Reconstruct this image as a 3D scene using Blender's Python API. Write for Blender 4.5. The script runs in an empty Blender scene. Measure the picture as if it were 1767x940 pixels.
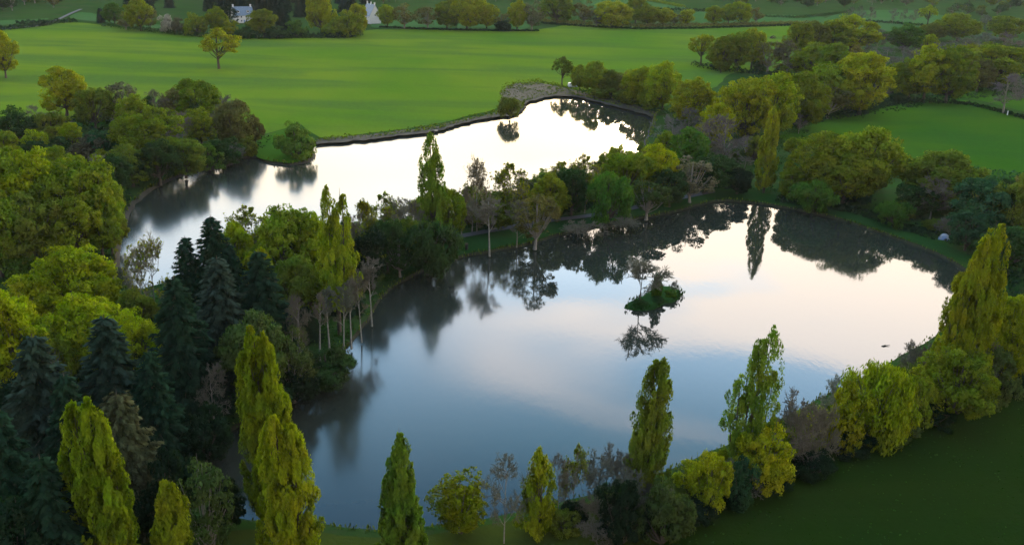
import bpy, math, random
import numpy as np
from mathutils import Vector, Matrix, geometry
random.seed(7); RNG = np.random.default_rng(7)
SC = bpy.context.scene; COL = SC.collection
# ------------------------------------------------------------------ camera
F = 1568.0; CX, CY = 883.5, 470.0; TH = math.radians(21.0); CAMH = 70.0
c_, s_ = math.cos(TH), math.sin(TH)
cam_d = bpy.data.cameras.new('camera'); cam = bpy.data.objects.new('camera', cam_d); COL.objects.link(cam)
ROLL = math.radians(1.8)
cam.location = (0, 0, CAMH); cam.rotation_euler = (Matrix.Rotation(math.radians(90) - TH, 3, 'X') @ Matrix.Rotation(ROLL, 3, 'Z')).to_euler()
cam_d.sensor_width = 36.0; cam_d.lens = 36.0 * F / 1767.0; cam_d.clip_end = 20000; cam_d.clip_start = 1
SC.camera = cam
# ------------------------------------------------------------------ sky, sun, exposure
SUN_AZ = math.radians(8); SUN_EL = math.radians(7)
W = bpy.data.worlds.new("World"); SC.world = W; W.use_nodes = True
nt = W.node_tree; N = nt.nodes; L = nt.links; N.clear()
def nd(t, **k):
    n = N.new(t)
    for a, b in k.items(): setattr(n, a, b)
    return n
def mth(op, a, b=None, c=None, clamp=False):
    n = nd('ShaderNodeMath', operation=op, use_clamp=clamp)
    for i, v in enumerate((a, b, c)):
        if v is None: continue
        if isinstance(v, (int, float)): n.inputs[i].default_value = v
        else: L.new(v, n.inputs[i])
    return n.outputs[0]
def vmul(col, fac):
    n = nd('ShaderNodeVectorMath', operation='SCALE'); L.new(col, n.inputs[0])
    if isinstance(fac, (int, float)): n.inputs['Scale'].default_value = fac
    else: L.new(fac, n.inputs['Scale'])
    return n.outputs[0]
def vadd(a, b):
    n = nd('ShaderNodeVectorMath', operation='ADD'); L.new(a, n.inputs[0]); L.new(b, n.inputs[1]); return n.outputs[0]
def ramp(fac, stops, interp='LINEAR'):
    n = nd('ShaderNodeValToRGB'); n.color_ramp.interpolation = interp
    e = n.color_ramp.elements
    while len(e) < len(stops): e.new(0.5)
    for i, (p, col) in enumerate(stops):
        e[i].position = p; e[i].color = (*col, 1) if len(col) == 3 else col
    L.new(fac, n.inputs[0]); return n.outputs[0]
def mix(fac, a, b):
    n = nd('ShaderNodeMix', data_type='RGBA'); L.new(fac, n.inputs[0])
    for s, i in ((a, 6), (b, 7)):
        if isinstance(s, tuple): n.inputs[i].default_value = (*s, 1)
        else: L.new(s, n.inputs[i])
    return n.outputs[2]
tc = nd('ShaderNodeTexCoord'); sep = nd('ShaderNodeSeparateXYZ'); L.new(tc.outputs['Generated'], sep.inputs[0])
X, Y, Z = sep.outputs
sky = nd('ShaderNodeTexSky', sky_type='NISHITA', sun_disc=False)
sky.sun_elevation = SUN_EL; sky.sun_rotation = SUN_AZ; sky.altitude = 100; sky.air_density = 1.0; sky.dust_density = 1.5; sky.ozone_density = 2.0
zc = mth('MAXIMUM', Z, 0.0)
hl = mth('SQRT', mth('ADD', mth('MULTIPLY', X, X), mth('MULTIPLY', Y, Y)))
hl = mth('MAXIMUM', hl, 0.001)
dz = mth('DIVIDE', mth('ADD', mth('MULTIPLY', X, math.sin(SUN_AZ)), mth('MULTIPLY', Y, math.cos(SUN_AZ))), hl)   # 1 towards the sunset
toward = mth('POWER', mth('MULTIPLY', mth('ADD', dz, 1.0), 0.5), 1.6)
# high thin cloud sheet, seen in perspective
den = mth('ADD', zc, 0.10)
cmb = nd('ShaderNodeCombineXYZ'); L.new(mth('DIVIDE', X, den), cmb.inputs[0]); L.new(mth('DIVIDE', Y, den), cmb.inputs[1])
mp = nd('ShaderNodeMapping'); L.new(cmb.outputs[0], mp.inputs[0]); mp.inputs['Scale'].default_value = (0.55, 1.25, 1); mp.inputs['Rotation'].default_value = (0, 0, math.radians(14)); mp.inputs['Location'].default_value = (1.35, 0.55, 0)
nz = nd('ShaderNodeTexNoise'); nz.inputs['Scale'].default_value = 1.25; nz.inputs['Detail'].default_value = 4; nz.inputs['Roughness'].default_value = 0.45; nz.inputs['Distortion'].default_value = 0.5
L.new(mp.outputs[0], nz.inputs['Vector'])
cov = mth('ADD', mth('ADD', mth('MULTIPLY_ADD', nz.outputs['Fac'], 2.4, -0.7), mth('MULTIPLY', X, 0.35)), mth('MULTIPLY', mth('SUBTRACT', 0.40, zc), 1.9))   # more cover low down
hx = mth('DIVIDE', mth('SUBTRACT', X, 0.26), 0.17); hz = mth('DIVIDE', mth('SUBTRACT', Z, 0.445), 0.045)
hole = mth('POWER', 2.718, mth('MULTIPLY', mth('ADD', mth('MULTIPLY', hx, hx), mth('MULTIPLY', hz, hz)), -1.0))
cov = mth('SUBTRACT', cov, mth('MULTIPLY', hole, 0.75))
cloud = nd('ShaderNodeMapRange', interpolation_type='SMOOTHSTEP'); L.new(cov, cloud.inputs[0])
cloud.inputs[1].default_value = 0.38; cloud.inputs[2].default_value = 0.72; cloud.inputs[3].default_value = 0; cloud.inputs[4].default_value = 1
ccol = ramp(zc, [(0.0, (1.0, .72, .42)), (0.14, (.64, .50, .27)), (0.24, (.76, .61, .40)), (0.32, (.90, .76, .63)), (0.40, (1.0, .90, .84)), (0.47, (.92, .88, .90)), (0.54, (.44, .49, .58)), (0.62, (.20, .26, .37)), (0.8, (.42, .46, .52)), (1.0, (.42, .46, .52))])
bcol = ramp(zc, [(0.0, (.9, .78, .6)), (0.2, (.72, .68, .56)), (0.36, (.56, .72, .88)), (0.44, (.34, .56, .80)), (0.52, (.15, .34, .52)), (0.59, (.02, .11, .25)), (0.75, (.12, .20, .33)), (1.0, (.24, .30, .40))])
skycol = mix(cloud.outputs[0], bcol, ccol)
lum = mth('MULTIPLY', mth('ADD', mth('MULTIPLY', toward, 0.62), 0.38), 46.0)
glow = mth('MULTIPLY', mth('POWER', mth('MAXIMUM', dz, 0.0), 14.0), mth('POWER', mth('SUBTRACT', 1.0, zc), 7.0))
skyv = vmul(skycol, mth('MULTIPLY', lum, mth('ADD', 1.0, mth('MULTIPLY', glow, 0.4))))
tot = vadd(skyv, vmul(sky.outputs[0], 0.35))
bg = nd('ShaderNodeBackground'); L.new(tot, bg.inputs[0]); bg.inputs[1].default_value = 0.10
out = nd('ShaderNodeOutputWorld'); L.new(bg.outputs[0], out.inputs[0])
sun_d = bpy.data.lights.new('sun', 'SUN'); sun_d.energy = 1.3; sun_d.angle = math.radians(10); sun_d.color = (1.0, .80, .50)
sun = bpy.data.objects.new('sun', sun_d); COL.objects.link(sun)
LEL = math.radians(8)
sun.rotation_euler = Vector((-math.sin(SUN_AZ) * math.cos(LEL), -math.cos(SUN_AZ) * math.cos(LEL), -math.sin(LEL))).to_track_quat('-Z', 'Y').to_euler()
SC.view_settings.view_transform = 'Standard'; SC.view_settings.look = 'None'; SC.view_settings.exposure = 0.7; SC.view_settings.gamma = 1.0
SC.cycles.max_bounces = 6; SC.cycles.diffuse_bounces = 3; SC.cycles.glossy_bounces = 3; SC.cycles.transmission_bounces = 3
# ------------------------------------------------------------------ where a point of the land lies
GZ = 0.6
cr_, sr_ = math.cos(ROLL), math.sin(ROLL)
def G(x, y, z=GZ):
    dx, dy = x - CX, y - CY
    u = (cr_ * dx + sr_ * dy) / F; v = (-sr_ * dx + cr_ * dy) / F
    d = Vector((u, c_ - v * s_, -s_ - v * c_))
    t = (z - CAMH) / d.z
    return Vector((u * t, d.y * t, z))
def depth(P): return P.y * c_ - (P.z - CAMH) * s_
def proj(P):
    q = P.z - CAMH; dp = P.y * c_ - q * s_; a = F * P.x / dp; b = -F * (P.y * s_ + q * c_) / dp
    return CX + cr_ * a - sr_ * b, CY + sr_ * a + cr_ * b
def proj_x(P): return proj(P)[0]
def top_z(P, ytop):
    lo, hi = P.z, 69.0
    for _ in range(40):
        m = (lo + hi) / 2
        if proj(Vector((P.x, P.y, m)))[1] > ytop: lo = m
        else: hi = m
    return lo
# ------------------------------------------------------------------ tagging
def tag(o, label=None, cat=None, group=None, kind=None):
    if label: o['label'] = label
    if cat: o['category'] = cat
    if group: o['group'] = group
    if kind: o['kind'] = kind
    return o
def mesh_np(name, V, Fq, mats, normals=None, attr=None, smooth=False, matidx=None):
    """V (n,3); Fq list/array of faces (k,4) or (k,3) or python list"""
    me = bpy.data.meshes.new(name)
    if isinstance(Fq, np.ndarray):
        k, m = Fq.shape
        me.vertices.add(len(V)); me.vertices.foreach_set('co', np.ascontiguousarray(V, dtype=np.float32).ravel())
        me.loops.add(k * m); me.loops.foreach_set('vertex_index', Fq.astype(np.int32).ravel())
        me.polygons.add(k); me.polygons.foreach_set('loop_start', np.arange(0, k * m, m, dtype=np.int32))
        me.update(calc_edges=True)
    else:
        me.from_pydata([tuple(v) for v in V], [], Fq); me.update()
    for m_ in (mats if isinstance(mats, (list, tuple)) else [mats]): me.materials.append(m_)
    if smooth or normals is not None: me.polygons.foreach_set('use_smooth', [True] * len(me.polygons))
    if matidx is not None: me.polygons.foreach_set('material_index', matidx)
    if normals is not None: me.normals_split_custom_set_from_vertices(normals.astype(np.float32).tolist())
    if attr is not None:
        a = me.attributes.new('tint', 'FLOAT', 'POINT'); a.data.foreach_set('value', attr.astype(np.float32))
    return me
def link(name, me, parent=None, loc=None):
    o = bpy.data.objects.new(name, me); COL.objects.link(o)
    if parent: o.parent = parent
    if loc is not None: o.location = loc
    return o
def empty(name, loc): 
    o = bpy.data.objects.new(name, None); COL.objects.link(o); o.location = loc; o.empty_display_size = 1; return o
# ------------------------------------------------------------------ materials
def newmat(name):
    m = bpy.data.materials.new(name); m.use_nodes = True
    return m
class MB_:
    def __init__(s, m): s.m = m; s.t = m.node_tree; s.n = s.t.nodes; s.l = s.t.links; s.b = s.n.get('Principled BSDF'); s.o = s.n.get('Material Output')
    def add(s, t, **k):
        n = s.n.new(t)
        for a, b in k.items(): setattr(n, a, b)
        return n
    def noise(s, scale, detail=4, rough=.55, vec=None, dist=0):
        n = s.add('ShaderNodeTexNoise'); n.inputs['Scale'].default_value = scale; n.inputs['Detail'].default_value = detail; n.inputs['Roughness'].default_value = rough; n.inputs['Distortion'].default_value = dist
        if vec is not None: s.l.new(vec, n.inputs['Vector'])
        return n.outputs['Fac']
    def pos(s, scale=(1, 1, 1), rot=0):
        g = s.add('ShaderNodeNewGeometry'); mp = s.add('ShaderNodeMapping'); s.l.new(g.outputs['Position'], mp.inputs[0]); mp.inputs['Scale'].default_value = scale; mp.inputs['Rotation'].default_value = (0, 0, rot)
        return mp.outputs[0]
    def ramp(s, fac, stops):
        n = s.add('ShaderNodeValToRGB'); e = n.color_ramp.elements
        while len(e) < len(stops): e.new(.5)
        for i, (p, col) in enumerate(stops): e[i].position = p; e[i].color = (*col, 1)
        s.l.new(fac, n.inputs[0]); return n.outputs[0]
    def mix(s, fac, a, b, mode='MIX'):
        n = s.add('ShaderNodeMix', data_type='RGBA', blend_type=mode)
        if isinstance(fac, float): n.inputs[0].default_value = fac
        else: s.l.new(fac, n.inputs[0])
        for q, i in ((a, 6), (b, 7)):
            if isinstance(q, tuple): n.inputs[i].default_value = (*q, 1)
            else: s.l.new(q, n.inputs[i])
        return n.outputs[2]
    def bump(s, h, strength, dist):
        n = s.add('ShaderNodeBump'); n.inputs['Strength'].default_value = strength; n.inputs['Distance'].default_value = dist
        s.l.new(h, n.inputs['Height']); return n.outputs[0]
def foliage(name, trans=.38, tcol=(1.02, 1.2, .5)):
    m = newmat(name); b = MB_(m); b.n.remove(b.b)
    oi = b.add('ShaderNodeObjectInfo'); at = b.add('ShaderNodeAttribute', attribute_name='tint')
    val = b.add('ShaderNodeMapRange'); b.l.new(at.outputs['Fac'], val.inputs[0]); val.inputs[3].default_value = .55; val.inputs[4].default_value = 1.45
    sc = b.add('ShaderNodeVectorMath', operation='SCALE'); b.l.new(oi.outputs['Color'], sc.inputs[0]); b.l.new(val.outputs[0], sc.inputs['Scale'])
    hs = b.add('ShaderNodeHueSaturation'); b.l.new(sc.outputs[0], hs.inputs['Color'])
    hr = b.add('ShaderNodeMapRange'); b.l.new(b.noise(.35, 2, .5, b.pos()), hr.inputs[0]); hr.inputs[1].default_value = .3; hr.inputs[2].default_value = .7; hr.inputs[3].default_value = .475; hr.inputs[4].default_value = .525
    b.l.new(hr.outputs[0], hs.inputs['Hue'])
    d = b.add('ShaderNodeBsdfDiffuse'); b.l.new(hs.outputs[0], d.inputs[0])
    t = b.add('ShaderNodeBsdfTranslucent'); tm = b.mix(1.0, hs.outputs[0], tcol, 'MULTIPLY'); b.l.new(tm, t.inputs[0])
    mx = b.add('ShaderNodeMixShader'); mx.inputs[0].default_value = trans; b.l.new(d.outputs[0], mx.inputs[1]); b.l.new(t.outputs[0], mx.inputs[2])
    b.l.new(mx.outputs[0], b.o.inputs[0]); return m
M = {}
M['leaf'] = foliage('leaves'); M['needle'] = foliage('needles', .12, (1, 1, .8))
def flat(name, col, rough=.8, vary=.25, scale=2.0, bumpd=0.0, spec=.1):
    m = newmat(name); b = MB_(m)
    n = b.noise(scale, 5, .6, b.pos())
    c = b.ramp(n, [(.3, tuple(v * (1 - vary) for v in col)), (.7, tuple(v * (1 + vary) for v in col))])
    b.l.new(c, b.b.inputs['Base Color']); b.b.inputs['Roughness'].default_value = rough; b.b.inputs['Specular IOR Level'].default_value = spec
    if bumpd: b.l.new(b.bump(n, .6, bumpd), b.b.inputs['Normal'])
    return m
M['bark'] = flat('bark', (.055, .045, .035), .9, .4, 3)
M['bark_pale'] = flat('pale bark', (.17, .165, .145), .8, .35, 2.5)
M['bark_grey'] = flat('grey bark', (.16, .145, .125), .9, .3, 3)
def twigmat():
    m = newmat('twigs'); b = MB_(m); oi = b.add('ShaderNodeObjectInfo'); b.l.new(oi.outputs['Color'], b.b.inputs['Base Color']); b.b.inputs['Roughness'].default_value = .9; return m
M['twig'] = twigmat()
def grass(name, a, b_, c, s1=.02, s2=.15, streak=0.0, s3=1.2, rot=.3):
    m = newmat(name); b = MB_(m)
    p = b.pos(); ps = b.pos((.25, 1.0, 1), rot)
    n1 = b.noise(s1, 4, .55, p, .4); n2 = b.noise(s2, 5, .6, ps, .6); n3 = b.noise(s3, 4, .7, p)
    c1 = b.ramp(n1, [(.40, a), (.60, b_)])
    c2 = b.mix(b.ramp(n2, [(.44, (0, 0, 0)), (.62, (streak, streak, streak))]), c1, c)
    c3 = b.mix(b.ramp(n3, [(.25, (0, 0, 0)), (.8, (.55, .55, .55))]), c2, tuple(v * 1.45 for v in a))
    b.l.new(c3, b.b.inputs['Base Color']); b.b.inputs['Roughness'].default_value = 1.0; b.b.inputs['Specular IOR Level'].default_value = 0.0
    b.l.new(b.bump(n3, .7, .25), b.b.inputs['Normal'])
    return m
M['ground'] = grass('rough ground', (.015, .042, .007), (.024, .054, .009), (.040, .040, .018), .03, .2, .7)
M['meadow'] = grass('meadow grass', (.052, .108, .007), (.112, .142, .012), (.040, .074, .018), .007, .035, .85, .5)
M['lawn'] = grass('bank grass', (.010, .036, .008), (.016, .046, .008), (.03, .05, .014), .05, .15, .4)
M['field'] = grass('right field grass', (.022, .066, .005), (.044, .086, .005), (.016, .052, .010), .012, .05, .5, .6)
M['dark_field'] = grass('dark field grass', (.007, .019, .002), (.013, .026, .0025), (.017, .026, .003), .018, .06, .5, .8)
M['far_field'] = grass('far field grass', (.030, .078, .018), (.042, .085, .025), (.035, .060, .025), .01, .04, .5)
M['mud'] = flat('bare mud', (.032, .029, .020), .95, .4, .25, .2)
M['bank'] = flat('bank soil', (.022, .023, .012), .9, .5, .6, .2)
M['path'] = flat('path gravel', (.06, .062, .065), .9, .15, .8)
def water():
    m = newmat('pond water'); b = MB_(m); b.b.inputs['Base Color'].default_value = (.017, .020, .014, 1)
    b.b.inputs['IOR'].default_value = 1.36
    p = b.pos((1, .55, 1)); patch = b.noise(.018, 3, .5, b.pos(), .3)
    r = b.add('ShaderNodeMapRange'); b.l.new(patch, r.inputs[0]); r.inputs[1].default_value = .42; r.inputs[2].default_value = .62; r.inputs[3].default_value = .022; r.inputs[4].default_value = .05
    sx = b.add('ShaderNodeSeparateXYZ'); b.l.new(b.pos(), sx.inputs[0])
    r2 = b.add('ShaderNodeMapRange', interpolation_type='SMOOTHSTEP'); b.l.new(sx.outputs[0], r2.inputs[0]); r2.inputs[1].default_value = 12; r2.inputs[2].default_value = -22; r2.inputs[3].default_value = 0; r2.inputs[4].default_value = .11
    ad = b.add('ShaderNodeMath', operation='ADD'); b.l.new(r.outputs[0], ad.inputs[0]); b.l.new(r2.outputs[0], ad.inputs[1])
    b.l.new(ad.outputs[0], b.b.inputs['Roughness'])
    n = b.noise(.9, 3, .5, p, .2); b.l.new(b.bump(n, .10, .05), b.b.inputs['Normal']); return m
M['water'] = water()
M['white'] = flat('white paint', (.55, .57, .6), .45, .05, 1)
M['slate'] = flat('slate roof', (.11, .15, .20), .5, .2, 1.2)
M['wall'] = flat('white render', (.46, .46, .45), .8, .06, .8)
M['glass'] = flat('dark glass', (.02, .03, .04), .1, .1, 1, 0, .5)
M['rubber'] = flat('rubber', (.02, .02, .02), .8, .1, 1)
M['wood'] = flat('weathered wood', (.16, .13, .10), .8, .3, 3)
M['tent'] = flat('tent canvas', (.26, .29, .33), .8, .1, 2)
M['blue'] = flat('blue canvas', (.15, .22, .36), .6, .1, 2)
# ------------------------------------------------------------------ polygons of water and land
def smooth_poly(pts, step=3.0, jit=.35, seed=1, z=0.0):
    P = [G(x, y, z) for x, y in pts]; n = len(P); out = []
    for i in range(n):
        p0, p1, p2, p3 = P[i - 1], P[i], P[(i + 1) % n], P[(i + 2) % n]
        k = max(1, int((p2 - p1).length / step))
        for j in range(k):
            t = j / k
            q = 0.5 * ((2 * p1) + (p2 - p0) * t + (2 * p0 - 5 * p1 + 4 * p2 - p3) * t * t + (3 * p1 - p0 - 3 * p2 + p3) * t ** 3)
            out.append(Vector((q.x, q.y)))
    rr = random.Random(seed)
    o2 = []
    for q in out: o2.append(q + Vector((rr.uniform(-jit, jit), rr.uniform(-jit, jit))))
    return o2
NEAR = [(325,790),(372,757),(415,733),(470,700),(505,668),(545,650),(585,610),(600,594),(632,555),(655,517),(682,493),(740,462),(800,443),(850,434),(905,424),(930,417),(985,401),(1040,389),(1100,378),(1160,367),(1200,356),(1240,348),(1280,349),(1330,355),(1400,368),(1470,386),(1540,410),(1600,432),(1650,456),(1690,490),(1680,530),(1640,565),(1605,590),(1560,615),(1500,650),(1440,680),(1395,702),(1320,742),(1250,776),(1200,796),(1150,820),(1060,848),(1000,864),(950,878),(840,900),(740,915),(650,919),(583,914),(545,906),(480,903),(430,905),(385,895),(352,860),(335,820)]
FARP = [(195,500),(196,440),(204,400),(218,365),(240,340),(285,312),(330,297),(392,285),(418,272),(445,272),(470,281),(500,284),(522,281),(538,273),(536,262),(531,254),(545,249),(600,243),(650,239),(700,232),(750,226),(800,212),(855,201),(885,198),(902,186),(905,177),(935,169),(965,165),(1000,168),(1040,178),(1090,190),(1128,201),(1126,222),(1112,255),(1080,285),(1020,315),(940,338),(860,358),(780,374),(690,390),(600,408),(500,430),(400,455),(310,482),(240,505)]
ISL = [(1078,531),(1092,522),(1110,513),(1130,501),(1150,496),(1168,499),(1174,511),(1164,520),(1148,524),(1128,533),(1108,536),(1090,534)]
near = smooth_poly(NEAR, 2.0, .22, 2); far = smooth_poly(FARP, 3.0, .35, 3)
def inset(poly, d):
    n = len(poly); out = []
    area = sum(poly[i].x * poly[(i + 1) % n].y - poly[(i + 1) % n].x * poly[i].y for i in range(n))
    sg = 1 if area > 0 else -1
    for i in range(n):
        a, b = poly[i - 2], poly[(i + 2) % n]; t = (b - a).normalized(); nn = Vector((-t.y, t.x)) * sg
        out.append(poly[i] + nn * d)
    return out
def inpoly(x, y, P):
    ins = False; j = len(P) - 1
    for i in range(len(P)):
        if (P[i].y > y) != (P[j].y > y) and x < (P[j].x - P[i].x) * (y - P[i].y) / (P[j].y - P[i].y) + P[i].x: ins = not ins
        j = i
    return ins
def sheet(name, poly, z, mat, holes=()):
    pts = [Vector((p.x, p.y)) for p in poly]; edges = [(i, (i + 1) % len(poly)) for i in range(len(poly))]
    for h in holes:
        o = len(pts); pts += list(h); edges += [(o + i, o + (i + 1) % len(h)) for i in range(len(h))]
    # coarse interior points keep the triangles well shaped
    V, E, Fc, *_ = geometry.delaunay_2d_cdt(pts, edges, [], 0, 1e-4)
    fs = []
    for f in Fc:
        cx = sum(V[i].x for i in f) / len(f); cy = sum(V[i].y for i in f) / len(f)
        if inpoly(cx, cy, poly) and not any(inpoly(cx, cy, h) for h in holes): fs.append(tuple(f) if (V[f[1]] - V[f[0]]).cross(V[f[2]] - V[f[0]]) > 0 else tuple(reversed(f)))
    me = mesh_np(name, [(v.x, v.y, z) for v in V], fs, mat)
    o = link(name, me); tag(o, kind='structure'); return o
big = [Vector((-6000, -800)), Vector((6000, -800)), Vector((6000, 11000)), Vector((-6000, 11000))]
sheet('ground', big, GZ, M['ground'], [near, far])
sheet('near_pond_water', inset(near, -1.0), 0.0, M['water']); sheet('far_pond_water', inset(far, -1.0), 0.0, M['water'])
def skirt(name, poly, d, zb=-.25, zt=GZ):
    mt = M['bank'] if d < 1 else M['mud']
    inn = inset(poly, d); n = len(poly)
    V = [(p.x, p.y, zt + .001) for p in inset(poly, -.05)] + [(p.x, p.y, zt * .45) for p in inset(poly, d * .35)] + [(p.x, p.y, zb) for p in inn]
    Fs = [(i, (i + 1) % n, n + (i + 1) % n, n + i) for i in range(n)] + [(n + i, n + (i + 1) % n, 2 * n + (i + 1) % n, 2 * n + i) for i in range(n)]
    return tag(link(name, mesh_np(name, V, Fs, mt)), kind='structure')
skirt('near_pond_bank', near, .4); skirt('far_pond_bank', far, 1.8)
def pxpoly(pts, step=6, jit=.5, seed=5): return smooth_poly(pts, step, jit, seed, GZ)
lift = [0.0]
def field(name, pts, mat, jit=.6, step=8):
    lift[0] += .012
    return sheet(name, pxpoly(pts, step, jit, int(lift[0] * 1000)), GZ + .03 + lift[0], M[mat])
field('meadow', [(-120,60),(0,52),(60,46),(130,39),(200,47),(300,58),(400,66),(520,66),(610,64),(640,52),(760,52),(900,54),(1000,42),(1100,46),(1370,44),(1390,60),(1400,90),(1380,120),(1270,125),(1235,150),(1170,175),(1130,185),(1040,168),(1000,155),(960,146),(900,146),(872,160),(860,185),(800,202),(740,216),(640,230),(550,238),(520,215),(480,225),(440,236),(420,225),(330,210),(220,205),(80,205),(40,225),(-100,240)], 'meadow')
field('right_field', [(1345,240),(1400,205),(1480,196),(1560,178),(1640,170),(1700,182),(1790,205),(1990,262),(1990,360),(1790,320),(1700,300),(1600,290),(1520,270),(1420,255)], 'field')
field('far_right_field', [(1620,160),(1680,152),(1790,165),(1980,200),(1980,240),(1790,198),(1700,176),(1650,166)], 'field')
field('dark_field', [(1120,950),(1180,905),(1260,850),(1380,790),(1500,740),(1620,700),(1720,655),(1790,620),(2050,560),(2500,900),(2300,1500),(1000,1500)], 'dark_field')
field('bank_lawn', [(1225,322),(1290,330),(1370,342),(1450,358),(1540,388),(1620,418),(1680,444),(1742,470),(1760,500),(1745,560),(1690,640),(1640,600),(1668,566),(1706,530),(1716,490),(1676,456),(1650,449),(1600,426),(1540,404),(1470,380),(1400,361),(1330,348),(1280,342),(1240,341),(1215,345)], 'lawn', .2, 4)
field('causeway_lawn', [(690,470),(700,440),(740,425),(800,404),(880,388),(960,374),(1040,366),(1110,350),(1180,335),(1225,322),(1215,345),(1195,350),(1155,361),(1100,372),(1040,383),(985,395),(930,411),(850,428),(800,437),(742,456),(700,476)], 'lawn', .2, 4)
field('near_bank_grass', [(350,925),(420,914),(540,914),(585,922),(650,927),(740,923),(840,908),(950,886),(1000,872),(1060,856),(1150,828),(1200,804),(1250,784),(1395,710),(1500,658),(1605,600),(1640,640),(1500,735),(1380,785),(1260,845),(1170,905),(1100,960),(800,1040),(400,1060),(330,980)], 'lawn', .3, 4)
bpy.data.objects['near_bank_grass'].data.materials[0] = M['nbg'] = grass('olive bank grass', (.032, .042, .006), (.045, .058, .008), (.02, .034, .008), .06, .2, .6)
field('mud_shore', [(545,249),(545,241),(600,236),(650,232),(700,225),(750,219),(800,206),(855,195),(862,180),(868,155),(885,146),(920,142),(955,148),(1000,158),(1060,172),(1128,192),(1135,201),(1128,202),(1090,191),(1040,179),(1000,169),(965,166),(935,170),(906,178),(903,187),(885,199),(855,202),(800,213),(750,227),(700,233),(650,240),(600,244)], 'mud', .9, 2.5)
field('spit_grass', [(440,268),(450,240),(490,225),(530,238),(534,256),(538,264),(536,272),(520,279),(498,282),(470,279)], 'field', .2, 3)
field('far_upper_field', [(1010,-2),(1100,2),(1170,12),(1195,18),(1100,20),(1020,14)], 'far_field')
field('far_hedged_field', [(1390,48),(1460,22),(1560,18),(1640,30),(1660,42),(1600,52),(1560,58),(1480,60),(1400,62)], 'far_field')
field('far_middle_field', [(1195,22),(1240,22),(1340,26),(1420,30),(1400,40),(1300,40),(1195,40)], 'far_field')
field('left_far_field', [(-120,44),(0,36),(60,34),(85,32),(60,40),(0,44),(-100,52)], 'far_field')
field('garden_lawn', [(120,30),(140,22),(170,26),(180,36),(230,40),(280,44),(290,52),(200,42),(130,34)], 'far_field')
field('cottage_lawn', [(648,38),(700,34),(770,36),(830,36),(900,38),(900,52),(760,50),(650,50)], 'far_field')
def strip(name, pts, w, mat, z):
    P = [G(x, y, z) for x, y in pts]; V = []; fs = []
    for i, p in enumerate(P):
        t = (P[min(i + 1, len(P) - 1)] - P[max(i - 1, 0)]).normalized(); nn = Vector((-t.y, t.x, 0)) * w / 2
        V += [p + nn, p - nn]
        if i: fs.append((2 * i - 2, 2 * i - 1, 2 * i + 1, 2 * i))
    return tag(link(name, mesh_np(name, V, fs, M[mat])), kind='structure')
strip('causeway_path', [(600,452),(680,436),(740,420),(800,406),(850,397),(900,388),(950,380),(1000,374),(1060,366),(1120,352),(1180,340),(1230,330)], 2.4, 'path', GZ + .4)
strip('farm_lane', [(-30,52),(20,48),(60,46),(78,40),(100,34),(125,22),(140,16)], 2.4, 'path', GZ + .45)
# island
isl = smooth_poly(ISL, .8, .12, 9, 0.0); n_ = len(isl); cc = sum(isl, Vector((0, 0))) / n_
V = []; fs = []
for k, (s, z) in enumerate(((1.04, -.3), (1.0, .25), (.86, .75), (.55, 1.05), (.25, 1.2))):
    V += [((p.x - cc.x) * s + cc.x, (p.y - cc.y) * s + cc.y, z + random.uniform(-.08, .08)) for p in isl]
    if k: fs += [((k - 1) * n_ + i, (k - 1) * n_ + (i + 1) % n_, k * n_ + (i + 1) % n_, k * n_ + i) for i in range(n_)]
V.append((cc.x, cc.y, 1.25)); fs += [(4 * n_ + i, 4 * n_ + (i + 1) % n_, len(V) - 1) for i in range(n_)]
isl_o = tag(link('island_ground', mesh_np('island_ground', V, fs, M['lawn'], smooth=True)), kind='structure')
# ------------------------------------------------------------------ leaf machinery
def unit(v): return v / np.maximum(np.linalg.norm(v, axis=-1, keepdims=True), 1e-9)
def rdir(n): return unit(RNG.normal(size=(n, 3)))
def leaf_quads(C, Nrm, size, tint, asp=1.0, axis=None, shade=None):
    """one four-sided leaf spray per centre"""
    n = len(C); Nr = unit(Nrm)
    if axis is None: axis = rdir(n)
    T = unit(np.cross(Nr, axis)); B = np.cross(Nr, T)       # B runs along axis
    s = size[:, None] if np.ndim(size) else np.full((n, 1), size)
    a = .5 * s; b = .5 * s * asp
    V = np.stack([C - B * b, C + T * a * .8 - B * b * .1, C + B * b, C - T * a * .8 + B * b * .12], 1).reshape(-1, 3)
    Fq = np.arange(4 * n).reshape(n, 4)
    sh = Nr if shade is None else unit(shade)
    return V, Fq, np.repeat(sh, 4, 0), np.repeat(tint, 4)
def join(parts):
    Vs, Fs, Ns, Ts, o = [], [], [], [], 0
    for V, Fq, Nn, T in parts:
        Vs.append(V); Fs.append(Fq + o); Ns.append(Nn); Ts.append(T); o += len(V)
    return np.concatenate(Vs), np.concatenate(Fs), np.concatenate(Ns), np.concatenate(Ts)
def leaf_mesh(name, parts, mat):
    V, Fq, Nn, T = join(parts) if isinstance(parts, list) else parts
    return mesh_np(name, V, Fq, mat, normals=Nn, attr=T)
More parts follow.
